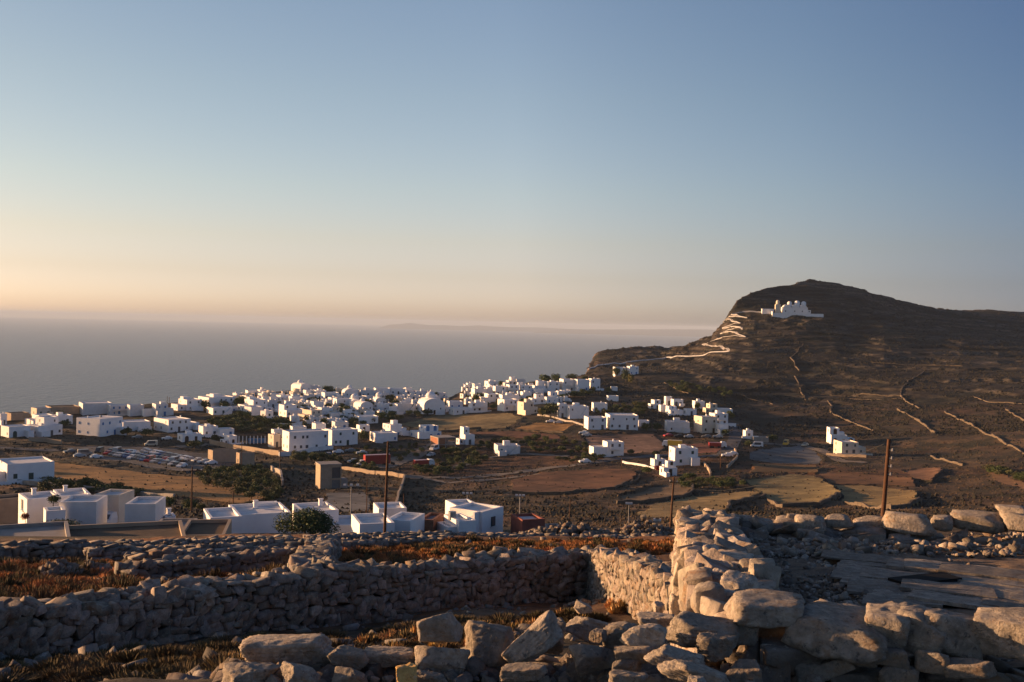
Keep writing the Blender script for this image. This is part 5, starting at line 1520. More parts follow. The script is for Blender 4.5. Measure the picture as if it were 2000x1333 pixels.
uh = empty('unfinished_house', p + Vector((0, 4, 0)), R(14) - math.atan2(p.x, p.y)); tag(uh, 'unfinished concrete house with an open square window bay', 'house')
uh.scale = (47 * K2 / 8.45,) * 3
MB().box(-4.2, 3.6, -3.2, 4.2, 8.1, 8.45).obj('roof', M['concrete'], uh)
MB().box(-4.0, -.3, -2.9, 4.0, -3, 8.097).obj('wall', M['beige'], uh)
MB().box(-.297, 3.4, -2.4, -2.2, 3.6, 8.097).box(-.297, 3.4, 3.8, 4.0, -3, 8.097).obj('back_wall', M['concrete'], uh)
for x in (-.25, 3.1):
    MB().box(x, x + .35, -3.0, -2.65, 0, 8.097).obj('pillar', M['beige'], uh)
MB().box(.103, 3.097, -3.0, -2.65, 7.2, 8.097).box(.103, 3.097, -3.0, -2.65, 2.8, 3.4).obj('lintel', M['beige'], uh)
MB().box(.103, 3.097, -2.63, -2.43, 3.4, 7.197).obj('bay_shade', M['dark'], uh)  # dark panel standing in for the shade inside the open bay
MB().box(-.29, 3.4, -2.5, 3.7, -3, 2.797).obj('base', M['greyroof'], uh)
MB().box(3.45, 6.2, -1.0, 3.8, -3, 2.6).obj('side_wing', M['concrete'], uh)
frame_house(840, 890, 878, 855, 'unfinished brick and concrete frame beside the white tower-like house', 'brick')
# pool pergola
p = gp(492, 868, 140)
pg = empty('pergola', p, R(14)); tag(pg, 'pergola of white posts over a blue wall beside the hotel', 'pergola')
m = MB()
for i in range(8):
    m_ = MB().box(-5.2 + i * 1.45, -4.9 + i * 1.45, 0, .3, -2, 3.4).obj('post', M['white'], pg)
MB().box(-5.4, 5.6, -.1, .4, 3.403, 3.6).box(-5.4, 5.6, 3.5, 3.9, 3.403, 3.6).obj('beam', M['brown'], pg)
MB().box(-1.5, 5.6, 3.2, 3.45, -2, 2.0).obj('blue_wall', M['blue'], pg)

# ---- near farmhouses below the ridge: blocks at about 115 m
NH = [
    (42, 112, 1014, 978, 118, 12, 'c', 'white farmhouse with rounded parapet and vine-shaded court', 'white', 8, []),
    (108, 172, 1000, 971, 126, 8, 'c', 'long white back wing of the vine-shaded farmhouse', 'white', 9, []),
    (88, 124, 1022, 1000, 112, 6, 'n', 'low white courtyard wall block beside the bushy tree', 'white', 4, []),
    (122, 204, 1024, 985, 114, -16, 'n', 'blank grey-white store with a pale right end in the near hamlet', 'white2', 8, []),
    (188, 258, 996, 970, 128, -26, 'n', 'tan rendered house with a flat roof behind the near hamlet', 'cream', 9, []),
    (248, 320, 1030, 988, 113, -14, 'n', 'square white house with a domed parapet at the right of the near hamlet', 'white2', 9, []),
    (318, 342, 1026, 1010, 116, 8, 'nc', 'small white lean-to with a chimney right of the square house', 'white', 4, []),
    (398, 470, 1030, 1012, 106, 8, 'n', 'low white house with a wide flat roof left of the courtyard house', 'white', 10, []),
    (446, 566, 1030, 1006, 108, 10, 'c', 'wide white courtyard house with terraces on its roof', 'white', 11, []),
    (494, 546, 1000, 989, 121, 8, 'n', 'white roof block standing behind the courtyard house', 'white', 5, []),
    (570, 660, 1032, 1000, 110, 14, 'c', 'white house with a sunlit stepped parapet behind the big bush', 'white', 10, []),
    (648, 692, 1044, 1026, 108, 0, 'n', 'low white annexe between the big bush and the blue-windowed house', 'white', 8, []),
    (684, 770, 1052, 1024, 100, 10, '', 'white house with a blue square window behind the tall pole', 'white', 10, []),
    (752, 830, 1050, 1018, 104, -20, 'n', 'white flat-roofed house with a stone end wall right of the tall pole', 'white', 10, []),
    (728, 794, 1008, 994, 130, 10, 'n', 'white house with two roof levels behind the blue-windowed one', 'white', 8, []),
    (818, 866, 1046, 1016, 108, -16, 'n', 'brown rendered house between two white ones', 'brick', 10, []),
    (848, 930, 1050, 1020, 106, 24, 'lk', 'sunlit white house with a grey awning left of the stair house', 'white', 9, []),
    (876, 984, 1050, 1000, 112, -34, 's', 'large white house with an outside stair and a raised roof', 'white', 9, []),
]
for x0, x1, yb, yt, d, yaw, st, lab, wm, dep, _ in NH:
    house(x0, x1, yb, yt, yaw, st, lab, d=d, wallm=wm, depth=dep * .68, name='farmhouse', cat='farmhouse')
house(868, 940, 1004, 990, 20, 'n', 'raised white roof block of the stair house with a sunlit end', d=119, wallm='white', depth=7, name='farmhouse', cat='farmhouse')
house(996, 1064, 1050, 1016, 22, 'n', 'dark red rendered shed with a white roof on the ridge', d=110, wallm='red', depth=5, name='red_shed', cat='shed')
house(1060, 1098, 1050, 1034, 10, 'n', 'low grey concrete shelter right of the red shed', d=112, wallm='concrete', depth=4, name='stone_shelter', cat='shed')
# blue window on the near house
wroot = gd(705, 99.6, 1040)
# clay-roofed stone barns seen from above
for x0, x1, yb, yt, d, yaw, lab, wm in [
    (-30, 124, 1078, 1067, 80, 0, 'flat grey-roofed barn cut off by the left-hand edge', 'concrete'),
    (126, 352, 1078, 1065, 80, 0, 'broad flat clay-roofed barn in front of the near hamlet', 'beige'),
    (292, 384, 1050, 1041, 97, -10, 'cement-roofed barn right of the broad clay roof', 'concrete'),
    (352, 452, 1056, 1047, 90, -6, 'smaller clay-roofed barn below the white courtyard house', 'beige')]:
    house(x0, x1, yb, yt, yaw, 'n', lab, d=d, wallm=wm, depth=8.5, name='flat_roofed_barn', cat='barn')
# ---------------------------------------------------------------- trees and shrubs
def crown_mesh(seed, n, leaf, flat=.75, lobes=7, hollow=.45):
    """leaf-sized faces spread through several overlapping lobes: ragged outline, gaps between lobes"""
    rs = np.random.RandomState(seed)
    L = rs.normal(size=(lobes, 3)); L /= np.linalg.norm(L, axis=1)[:, None]
    L = L * rs.uniform(.25, .62, lobes)[:, None]; L[:, 2] = np.abs(L[:, 2]) * .9 - .1
    rad = rs.uniform(.32, .58, lobes)
    P = []
    k = rs.randint(lobes, size=n)
    d = rs.normal(size=(n, 3)); d /= np.linalg.norm(d, axis=1)[:, None]
    r = rad[k] * (hollow + (1 - hollow) * rs.uniform(0, 1, n) ** .5) * rs.uniform(.85, 1.15, n)
    P = (L[k] + d * r[:, None]) * np.array([1, 1, flat]) + np.array([0, 0, .55])
    a, b = rs.normal(size=(n, 3)), rs.normal(size=(n, 3))
    a /= np.linalg.norm(a, axis=1)[:, None]
    b = np.cross(a, b); b /= np.linalg.norm(b, axis=1)[:, None]
    s = leaf * rs.uniform(.6, 1.4, n)[:, None]
    V = np.stack([P - a * s, P + b * s * .55, P + a * s, P - b * s * .55], 1).reshape(-1, 3)
    me = np_mesh('crown', V, np.arange(n * 4).reshape(-1, 4))
    t = np.repeat(rs.uniform(.55, 1.45, n) * (rs.uniform(.7, 1.3, lobes)[k]), 4)
    vcol(me, 'tint', np.stack([t * .98, t, t * .9], -1))
    return me
def trunk_mesh(seed, h=.5):
    rs = np.random.RandomState(seed)
    m = MB().cyl(0, 0, -.25, h * .6, .055, .038, 8)
    for i in range(4):
        a = i * 1.6 + rs.uniform(0, .6); r = .3
        V = []
        for t, rr in ((0, .032), (1, .012)):
            c = (r * t * math.cos(a), r * t * math.sin(a), h * .55 + t * .35)
            V += [(c[0] + rr * math.cos(q * math.pi / 2), c[1] + rr * math.sin(q * math.pi / 2), c[2]) for q in range(4)]
        m.add(V, [(q, (q + 1) % 4, 4 + (q + 1) % 4, 4 + q) for q in range(4)])
    return m.mesh('trunk', [M['bark']])
M['bark'] = mat('bark', (.07, .05, .035), var=.3, scale=6)
LEAF = {'g': mat('leaf_dark', (.062, .080, .030), var=.25, scale=1.5, attr='tint', rough=.7), 'o': mat('leaf_olive', (.10, .098, .044), var=.25, scale=1.5, attr='tint', rough=.7),
        'y': mat('leaf_yellow', (.095, .085, .025), var=.25, scale=1.5, attr='tint', rough=.7), 'r': mat('leaf_red', (.20, .025, .025), var=.25, scale=1.5, attr='tint', rough=.7)}
CROWNS = {}
for kind in LEAF:
    CROWNS[kind] = []
    for s in range(4):
        me = crown_mesh(s * 7 + ord(kind), 1100, .075, lobes=6 + s)
        me.materials.append(LEAF[kind]); CROWNS[kind].append(me)
TRUNKS = [trunk_mesh(s) for s in range(3)]
TN = [0]
def plant(px, py, wpx, hpx, kind, label, name='shrub', cat='shrub', group=None, d=None, dmin=140, crown=None):
    p = gp(px, py, dmin) if d is None else gd(px, d, py)
    if d is not None: p.z = pt(px, py, d).z
    D = dist(p); w, h = wpx * D / FPX, hpx * D / FPX
    TN[0] += 1
    o = empty(name, p, TN[0] * 1.37)
    o.scale = (w * .56, w * .56, h * .78)
    tag(o, label, cat, group)
    mesh_obj('crown', crown or CROWNS[kind][TN[0] % 4], o)
    mesh_obj('trunk', TRUNKS[TN[0] % 3], o)
    return o
BIG = crown_mesh(991, 9000, .032, lobes=13, hollow=.55); BIG.materials.append(LEAF['g'])
BIG2 = crown_mesh(992, 4000, .045, lobes=9); BIG2.materials.append(LEAF['o'])
plant(595, 1050, 122, 58, 'g', 'big round dark green bush in front of the white courtyard house', 'bush', 'bush', d=78, crown=BIG)
plant(112, 1046, 66, 36, 'g', 'bushy tree with a dark top below the near hamlet', 'bush', 'bush', d=104, crown=BIG2)
plant(74, 1044, 44, 16, 'y', 'low yellow-green shrub spreading left of the bushy tree', d=103)
plant(50, 1018, 18, 16, 'r', 'red bougainvillea at the corner of the vine-shaded farmhouse', 'bougainvillea', d=112)
plant(104, 985, 30, 20, 'g', 'dark vine shading the court of the near farmhouse', 'vine', 'vine', d=113)
S1 = [
    (330, 992, 30, 24, 'g', 'dark round shrub left of the thin pole above the near hamlet'), (372, 998, 34, 26, 'g', 'dark green shrub at the foot of the thin leaning pole'),
    (392, 1000, 22, 18, 'o', 'olive shrub just right of the thin pole'), (468, 797, 34, 26, 'g', 'dark tree clump at the edge of the old core by the long white house'),
    (640, 768, 28, 16, 'g', 'dark tree on the skyline of the old core'), (655, 770, 20, 12, 'g', 'smaller skyline tree beside the first in the old core'),
    (612, 786, 40, 11, 'g', 'low dark hedge under the skyline of the old core'), (676, 812, 28, 24, 'g', 'round dark tree in the open lot of the old core'),
    (690, 829, 26, 16, 'g', 'dark tree below the round one in the old core'), (710, 862, 24, 24, 'g', 'dense dark tree at the right end of the white hotel'),
    (718, 799, 26, 22, 'g', 'dark tree between the two small domes'), (757, 790, 32, 24, 'o', 'leafy green tree right of the broad low dome'),
    (772, 796, 20, 18, 'g', 'dark tree behind the grey house with the stair'), (852, 778, 12, 14, 'g', 'dark cypress beside the biggest dome'),
    (835, 810, 28, 12, 'g', 'low dark hedge in front of the largest domed church'), (815, 812, 22, 12, 'g', 'dark shrub left of the hedge at the domed church'),
    (745, 820, 28, 18, 'g', 'dark shrub mass in front of the middle dome'), (762, 824, 24, 14, 'g', 'second dark shrub mass near the middle dome'),
    (780, 822, 22, 14, 'o', 'olive green shrub at the edge of the village field'), (1065, 750, 36, 22, 'g', 'round tree on the upper village skyline'),
    (1085, 746, 24, 18, 'g', 'smaller tree beside the round skyline tree'), (1116, 742, 26, 14, 'g', 'dark tree behind the hedge-lined white block'),
    (1143, 744, 18, 12, 'g', 'dark tree at the end of the hedge-lined block'), (978, 756, 18, 14, 'g', 'dark tree between houses near the upper skyline'),
    (930, 787, 18, 20, 'g', 'tall green shrub by the gabled white house'), (1020, 790, 20, 14, 'g', 'green shrub between the second row houses'),
    (1075, 817, 40, 36, 'g', 'biggest dark tree beside the cream house with a rounded corner'), (1056, 816, 18, 24, 'y', 'yellowish tree at the left of the biggest dark tree'),
    (1098, 782, 24, 14, 'g', 'dark hedge piece below the white block, at its near end'), (1122, 776, 30, 14, 'g', 'dark hedge below the middle of the white block'),
    (1150, 773, 26, 12, 'g', 'dark hedge below the far end of the white block'), (1188, 768, 16, 14, 'g', 'dark tree beside the tiny store on the slope'),
    (1204, 735, 20, 20, 'g', 'dark tree left of the white house under the cliff path'), (1222, 746, 18, 28, 'g', 'tall dark cypress below the cliff path'),
    (1231, 750, 16, 22, 'y', 'golden cypress catching the sun below the cliff path'), (965, 800, 20, 14, 'g', 'dark shrub left of the sunlit-ended house'),
    (1262, 842, 26, 18, 'g', 'dark tree at the end of the long school'), (1284, 842, 22, 18, 'g', 'second dark tree between the school and the garage'),
    (1425, 820, 22, 20, 'g', 'dark tree right of the roadside block'), (1418, 850, 20, 14, 'g', 'dark shrub at the foot of the white annexe'),
    (1362, 800, 14, 16, 'g', 'dark tree growing against a hamlet house'), (1462, 872, 20, 12, 'g', 'shrub below the lone white hut'),
    (1280, 894, 18, 16, 'g', 'dark shrub left of the tall white cube house'), (1265, 925, 26, 16, 'g', 'dark shrub at the house with the flowers'),
    (1286, 922, 20, 14, 'r', 'pink flowering shrub in front of the low white house'), (1232, 888, 16, 12, 'g', 'dark round shrub right of the blue-shuttered house'),
    (1425, 941, 18, 12, 'g', 'round dark shrub in the corner of the olive field'), (1452, 949, 20, 13, 'g', 'second round dark shrub in the olive field'),
    (1638, 866, 14, 12, 'g', 'dark tree in front of the white villa'), (1508, 862, 22, 14, 'g', 'dark shrub beside the parked yellow van'),
    (545, 796, 14, 14, 'g', 'dark shrub between the sunlit and the stepped house'), (436, 800, 26, 20, 'g', 'dark tree below the long white house on the left slope'),
    (118, 817, 16, 16, 'g', 'dark tree by the beige building at the left'), (126, 834, 24, 14, 'g', 'dark shrub right of the two-storey house at the far left'),
    (248, 852, 26, 18, 'g', 'dark tree in front of the low house by the car park'), (284, 852, 30, 16, 'g', 'broad dark tree by the gravel yard'),
    (268, 830, 18, 14, 'g', 'dark shrub behind the low house by the car park'), (328, 842, 10, 14, 'g', 'dark cypress at the wall of the wide white house'),
    (380, 878, 36, 20, 'g', 'leafy dark tree at the corner of the car park'), (422, 866, 24, 20, 'o', 'olive tree left of the small blue-fronted hut'),
    (400, 802, 26, 22, 'g', 'tall dark tree among the left slope houses'),
]
for px, py, w, h, k, lab in S1:
    plant(px, py, w, h, k, lab, 'cypress' if 'cypress' in lab else 'tree' if 'tree' in lab else 'shrub', 'tree' if 'tree' in lab or 'cypress' in lab else 'shrub')
rt = random.Random(3)
def grove(n, poly, wr, hr, kinds, label, group, name, cat, sep=.55, dmin=140):
    xs = [p[0] for p in poly]; ys = [p[1] for p in poly]; got = []
    for _ in range(6000):
        if len(got) >= n: break
        px, py = rt.uniform(min(xs), max(xs)), rt.uniform(min(ys), max(ys))
        if not in_poly(np.array([px]), np.array([py]), poly)[0]: continue
        w = rt.uniform(*wr)
        if any(abs(px - a) < w * sep and abs(py - b) < w * .28 for a, b in got): continue
        got.append((px, py))
        plant(px, py, w, rt.uniform(*hr), rt.choice(kinds), label, name, cat, group, dmin=dmin)
grove(58, [(392, 928), (470, 918), (520, 922), (550, 958), (540, 984), (500, 980), (430, 958), (385, 942)], (22, 32), (15, 21), 'ggo', 'dense dark citrus tree in the walled orchard', 'citrus trees in the walled orchard', 'orchard_tree', 'fruit tree')
grove(16, [(84, 948), (250, 958), (285, 968), (200, 968), (88, 962)], (26, 42), (14, 24), 'ggo', 'dark shrub in the hedge line above the near hamlet', 'shrubs of the hedge line above the near hamlet', 'hedge_shrub', 'shrub', .4)
grove(30, [(398, 826), (460, 818), (560, 826), (566, 842), (520, 848), (440, 842), (400, 840)], (20, 34), (12, 20), 'gggo', 'dark shrub in the green belt before the old core', 'shrubs of the green belt before the old core', 'garden_shrub', 'shrub', .4)
grove(16, [(572, 892), (620, 894), (672, 904), (670, 916), (610, 908), (572, 902)], (16, 26), (14, 20), 'ggo', 'dark bushy tree below the white hotel wall', 'trees below the white hotel wall', 'garden_tree', 'tree', .5)
grove(9, [(684, 906), (736, 914), (735, 925), (690, 920)], (16, 24), (12, 16), 'go', 'dark shrub below the red trailer', 'shrubs below the red trailer', 'garden_shrub', 'shrub', .5)
grove(30, [(815, 918), (870, 884), (930, 884), (960, 896), (925, 914), (880, 930), (826, 930)], (18, 30), (10, 18), 'gggo', 'dark shrub on the waste ground right of the builders yard', 'shrubs on the waste ground by the builders yard', 'wild_shrub', 'shrub', .45)
grove(34, [(930, 868), (1040, 856), (1140, 866), (1150, 888), (1040, 886), (940, 880)], (14, 26), (8, 15), 'ggoo', 'dark wild shrub between the red field and the track', 'wild shrubs between the red field and the track', 'wild_shrub', 'shrub', .5)
grove(12, [(1090, 900), (1140, 892), (1190, 896), (1130, 910)], (14, 24), (7, 11), 'go', 'low shrub along the upper track', 'shrubs along the upper track', 'wild_shrub', 'shrub', .5)
grove(15, [(1326, 940), (1350, 934), (1440, 945), (1440, 955), (1340, 956)], (20, 34), (10, 16), 'ggo', 'dark shrub on the bank above the olive field', 'shrubs on the bank above the olive field', 'wild_shrub', 'shrub', .4)
grove(20, [(1305, 750), (1340, 752), (1420, 766), (1430, 776), (1330, 770)], (12, 22), (8, 13), 'gggo', 'dark shrub on the slope behind the hamlet', 'shrubs on the slope behind the hamlet', 'hill_shrub', 'shrub', .5)
grove(16, [(1920, 912), (2005, 930), (2005, 944), (1930, 924)], (14, 24), (9, 14), 'ggo', 'dark shrub along the lane at the right edge', 'shrubs along the lane at the right edge', 'wild_shrub', 'shrub', .4)
grove(26, [(1170, 800), (1260, 790), (1262, 812), (1190, 812), (1160, 810)], (12, 20), (7, 12), 'ggo', 'dark garden shrub behind the white school', 'garden shrubs behind the white school', 'garden_shrub', 'shrub', .5)
grove(30, [(690, 875), (840, 872), (850, 890), (760, 905), (690, 890)], (10, 18), (6, 11), 'ggo', 'scrubby shrub in the builders yard', 'scrubby shrubs in the builders yard', 'garden_shrub', 'shrub', .8)
grove(46, [(570, 790), (880, 792), (880, 812), (700, 836), (580, 836)], (12, 24), (9, 16), 'ggo', 'small dark garden tree among the old core houses', 'garden trees among the old core houses', 'garden_tree', 'tree', 1.0)
grove(34, [(905, 770), (1160, 760), (1160, 776), (1000, 800), (910, 800)], (12, 18), (8, 13), 'ggo', 'small dark garden tree among the upper village houses', 'garden trees among the upper village houses', 'garden_tree', 'tree', 1.0)
# hill maquis (stuff): low cushions thrown over the dark slope
def maquis(name, n, rng, rr, hh, mt, mask, seed):
    rs = np.random.RandomState(seed); V, T = [], []
    az = rs.uniform(rng[0], R(29), n); dd = rs.uniform(rng[1] ** .5, rng[2] ** .5, n) ** 2
    for a, d in zip(az, dd):
        x, y = d * math.sin(a), d * math.cos(a)
        if not mask(x, y, d, a): continue
        z = zg(x, y)
        if z < EYE - 75: continue
        r, h = rs.uniform(*rr), rs.uniform(*hh)
        k = 5
        q = rs.uniform(0, 6.28, k)
        ring = [(x + r * math.cos(2 * math.pi * i / k + q[0]), y + r * math.sin(2 * math.pi * i / k + q[0]), z - .25) for i in range(k)]
        top = (x + rs.normal(0, .2), y + rs.normal(0, .2), z + h)
        for i in range(k):
            V += [ring[i], ring[(i + 1) % k], top]
        T += [rs.uniform(.6, 1.5)] * (3 * k)
    me = np_mesh(name, np.array(V), np.arange(len(V)).reshape(-1, 3), [M[mt]])
    T = np.array(T); vcol(me, 'tint', np.stack([T, T, T], -1))
    tag(mesh_obj(name, me), kind='stuff')
_maq = np.random.RandomState(8).rand(64, 64)
M['maquis'] = mat('hill_maquis', (.020, .018, .013), var=.4, scale=.3, attr='tint')
def clear(x, y, d, a):
    i, j = min(int(np.searchsorted(DR, d)), ND - 1), min(int(np.searchsorted(AZ, a)), NA - 1)
    return (not allf[i, j]) or (int(x * 37 + y * 91) % 9 == 0)
_flat = np.any(np.stack([m for m, f in zip(fld_m, FIELDS) if f[0] in ('stubble_field', 'fallow_field', 'village_field')]), axis=0)
def inside(x, y, d, a):
    i, j = min(int(np.searchsorted(DR, d)), ND - 1), min(int(np.searchsorted(AZ, a)), NA - 1)
    return _flat[i, j]
_zp = np.array([q[:2] for q in resample([(p.x, p.y, 0, 0) for p in [gp(a_, b_, 560) for a_, b_ in ZIG]], 3.0)])
def clump(x, y, d, a):
    if d > 600 and np.min((_zp[:, 0] - x) ** 2 + ((_zp[:, 1] - y) * .45) ** 2) < 12: return False
    return fbm(np.array(x * .06), np.array(y * .06), 3) > -.15 and clear(x, y, d, a)
M['tussock'] = mat('dry_tussock', (.062, .042, .024), var=.4, scale=.3, attr='tint')
M['stubble'] = mat('straw_stubble', (.20, .125, .048), var=.3, scale=.3, attr='tint')
maquis('maquis', 22000, (azs(1135, 800)[0], 470, 1150), (.4, 1.4), (.3, .9), 'maquis', clump, 21)
maquis('maquis', 9000, (R(-29), 150, 470), (.3, 1.1), (.2, .7), 'maquis', clump, 22)
maquis('dry_tussocks', 16000, (R(-29), 140, 480), (.25, .8), (.12, .4), 'tussock', clear, 23)
maquis('stubble_tufts', 22000, (R(-29), 180, 480), (.15, .5), (.06, .2), 'stubble', inside, 24)

# ---------------------------------------------------------------- poles and lamps
def pole(px, py_top, d, label, r=.14, arm=0, lean=0.0, base_py=None, light=0, name='utility_pole', group=None, insul=0):
    p = gd(px, d, base_py or 1000)
    top = pt(px, py_top, d)
    h = top.z - p.z
    o = empty(name, p, -math.atan2(p.x, p.y))
    o.rotation_euler[1] = lean
    tag(o, label, 'pole' if not light else 'lamp post', group)
    MB().cyl(0, 0, -.6, h, r, r * .68, 12).obj('shaft', M['wood'] if not light else M['metal'], o, smooth=False)
    if arm:
        MB().box(-arm / 2, arm / 2, -.06, .06, h - .75, h - .61).obj('crossarm', M['wood'], o)
        for x in (-arm * .45, 0, arm * .45):
            MB().cyl(x, 0, h - .607, h - .40, .05, .035, 8).obj('insulator', M['white2'], o)
    for k in range(insul):
        MB().cyl(.17, -.05, h - .5 - .35 * k, h - .38 - .35 * k, .045, .035, 8).box(0.05, .17, -.07, -.03, h - .48 - .35 * k, h - .44 - .35 * k).obj('insulator', M['metal'], o)
    if light:
        MB().box(-light / 2, light / 2, -.05, .05, h - .12, h - .02).obj('crossarm', M['metal'], o)
        for i in range(3):
            x = -light / 2 + light * (i + .5) / 3
            MB().box(x - .22, x + .22, -.28, .0, h + .02, h + .3).obj('floodlight', M['white2'], o)
    return o, top
pole(752, 862, 96, 'tall dark utility pole in front of the blue-windowed house', .15, lean=R(1.0), insul=3)
pole(1722, 857, 46, 'thick leaning utility pole rising behind the ruined roof', .112, lean=R(2.6), insul=4)
pole(1310, 932, 132, 'dark utility pole leaning behind the rubble and gravel mounds', .17, lean=R(2.4), arm=1.0)
pole(374, 912, 172, 'thin utility pole with a crossarm above the near hamlet', .15, arm=3.2, base_py=998)
pole(1112, 975, 120, 'slender bare pole right of the red shed', .07, lean=R(1.2))
pole(716, 935, 150, 'slender pale pole behind the blue-windowed house', .08)
pole(788, 965, 140, 'short dark pole between the near house and the slanting wall', .08)
pole(455, 960, 175, 'short thin pole behind the white courtyard house', .1)
pole(1212, 895, 330, 'thin pole beside the road below the blue-shuttered house', .16)
pole(1405, 880, 340, 'thin pole at the bend of the asphalt road', .16)
pole(323, 774, 545, 'left of the two thin poles by the seaward houses', .16)
pole(327, 776, 545, 'right of the two thin poles by the seaward houses', .16)
pole(545, 850, 330, 'thin pole at the corner of the white hotel', .14)
pole(470, 862, 330, 'thin pole left of the blue pool terrace', .14)
pole(685, 949, 160, 'floodlight mast over the concrete yard below the unfinished house', .1, light=3.0, name='floodlight_mast')
pole(912, 965, 175, 'floodlight mast behind the stair house', .1, light=2.0, name='floodlight_mast')
pole(1015, 969, 170, 'floodlight mast behind the red shed', .1, light=1.8, name='floodlight_mast')
pole(1228, 985, 150, 'small lamp post with a bent arm before the fallow field', .07, light=.9, name='floodlight_mast')
pole(1284, 1018, 110, 'short white lamp post by the gravel mound', .06, light=.6, name='floodlight_mast')

# ---------------------------------------------------------------- vehicles
def car_parts(kind):
    L, W, H = {'car': (4.1, 1.7, 1.45), 'van': (4.8, 1.85, 2.1), 'pickup': (4.9, 1.75, 1.7)}[kind]
    if kind == 'car':
        prof = [(-L / 2, .32), (-L / 2, .78), (-L * .44, .92), (-L * .2, .98), (-L * .06, H), (L * .26, H), (L * .42, 1.0), (L / 2, .9), (L / 2, .32)]
    elif kind == 'van':
        prof = [(-L / 2, .35), (-L / 2, .9), (-L * .36, 1.15), (-L * .22, H), (L / 2 - .08, H), (L / 2, H - .3), (L / 2, .35)]
    else:
        prof = [(-L / 2, .4), (-L / 2, .9), (-L * .26, 1.02), (-L * .13, H), (L * .10, H), (L * .14, 1.0), (L / 2, 1.0), (L / 2, .4)]
    n = len(prof)
    V = [(x, -W / 2 * (.86 if z > 1.1 else 1), z) for x, z in prof] + [(x, W / 2 * (.86 if z > 1.1 else 1), z) for x, z in prof]
    F = [tuple(range(n)), tuple(range(2 * n - 1, n - 1, -1))] + [(i, n + i, n + (i + 1) % n, (i + 1) % n) for i in range(n)]
    body = (V, F)
    g = MB()
    x0, x1 = {'car': (-L * .03, L * .25), 'van': (-L * .2, L * .3), 'pickup': (-L * .12, L * .09)}[kind]
    for s in (-1, 1):
        y = s * W * .455
        g.add([(x0 - .25, y * 1.02, 1.0), (x1 + .2, y * 1.02, 1.0), (x1, y * .96, H - .14), (x0, y * .96, H - .14)], [(0, 1, 2, 3) if s < 0 else (3, 2, 1, 0)])
    b = {'car': (-L * .2, .98, -L * .06, H), 'van': (-L * .36, 1.15, -L * .22, H), 'pickup': (-L * .26, 1.02, -L * .13, H)}[kind]
    g.add([(b[0] - .02, -W * .38, b[1] + .08), (b[0] - .02, W * .38, b[1] + .08), (b[2] - .04, W * .36, b[3] - .06), (b[2] - .04, -W * .36, b[3] - .06)], [(0, 1, 2, 3)])
    if kind == 'car':
        g.add([(L * .43, -W * .36, 1.04), (L * .43, W * .36, 1.04), (L * .285, W * .34, H - .05), (L * .285, -W * .34, H - .05)], [(0, 1, 2, 3)])
    glass = g.mesh('window', [M['dark']])
    wm = MB(); k = 12
    Vw = [(.31 * math.cos(2 * math.pi * i / k), y, .31 * math.sin(2 * math.pi * i / k)) for y in (-.1, .1) for i in range(k)]
    wm.add(Vw, [(i, (i + 1) % k, k + (i + 1) % k, k + i) for i in range(k)] + [tuple(range(k - 1, -1, -1)), tuple(range(k, 2 * k))])
    return body, glass, wm.mesh('wheel', [M['rubber']]), L, W
PAINT = {c: mat('paint_' + c, v, rough=.3, var=.04, spec=.5) for c, v in {'white': (.62, .62, .62), 'silver': (.36, .37, .38), 'black': (.02, .02, .023), 'red': (.30, .02, .02), 'blue': (.04, .08, .20), 'grey': (.13, .135, .14), 'yellow': (.62, .38, .04), 'cream': (.45, .40, .30)}.items()}
VP = {k: car_parts(k) for k in ('car', 'van', 'pickup')}
BODY = {}
def vehicle(px, py, kind, colr, yaw, label, group=None, dmin=140, d=None):
    (V, F), glass, wheel, L, W = VP[kind]
    if (kind, colr) not in BODY:
        BODY[(kind, colr)] = np_mesh('body', V, F, [PAINT[colr]])
    p = gp(px, py, dmin) if d is None else gd(px, d, py)
    o = empty({'car': 'parked_car', 'van': 'parked_van', 'pickup': 'pickup_truck'}[kind], p + Vector((0, 0, .08)), R(yaw) - math.atan2(p.x, p.y))
    tag(o, label, {'pickup': 'pickup'}.get(kind, kind), group)
    mesh_obj('body', BODY[(kind, colr)], o); mesh_obj('window', glass, o)
    for x in (-L * .31, L * .31):
        for y in (-W / 2 + .08, W / 2 - .08):
            mesh_obj('wheel', wheel, o, (x, y, .31))
    return o
rc = random.Random(12)
CARG = 'cars parked in the dusty village car park'
def car_row(a, b, n, yaw):
    for i in range(n):
        t = i / (n - 1)
        c = rc.choice(['white', 'white', 'silver', 'silver', 'black', 'grey', 'grey', 'red', 'blue'])
        vehicle(a[0] + (b[0] - a[0]) * t + rc.uniform(-2, 2), a[1] + (b[1] - a[1]) * t + rc.uniform(-.7, .7), 'van' if rc.random() < .12 else 'car', c, yaw + rc.uniform(-6, 6), '', CARG)
car_row((212, 889), (355, 914), 17, 58)
car_row((252, 889), (352, 906), 12, -122)
car_row((283, 884), (368, 901), 11, 58)
car_row((220, 884), (262, 887), 5, -122)
for o in list(COL.objects):
    if o.get('group') == CARG and o.parent is None:
        c = o.children[0].data.materials[0].name.replace('paint_', '')
        tag(o, ('%s van parked among the rows of cars in the dusty village car park' if 'van' in o.name else '%s car parked in the rows of the dusty village car park') % c)
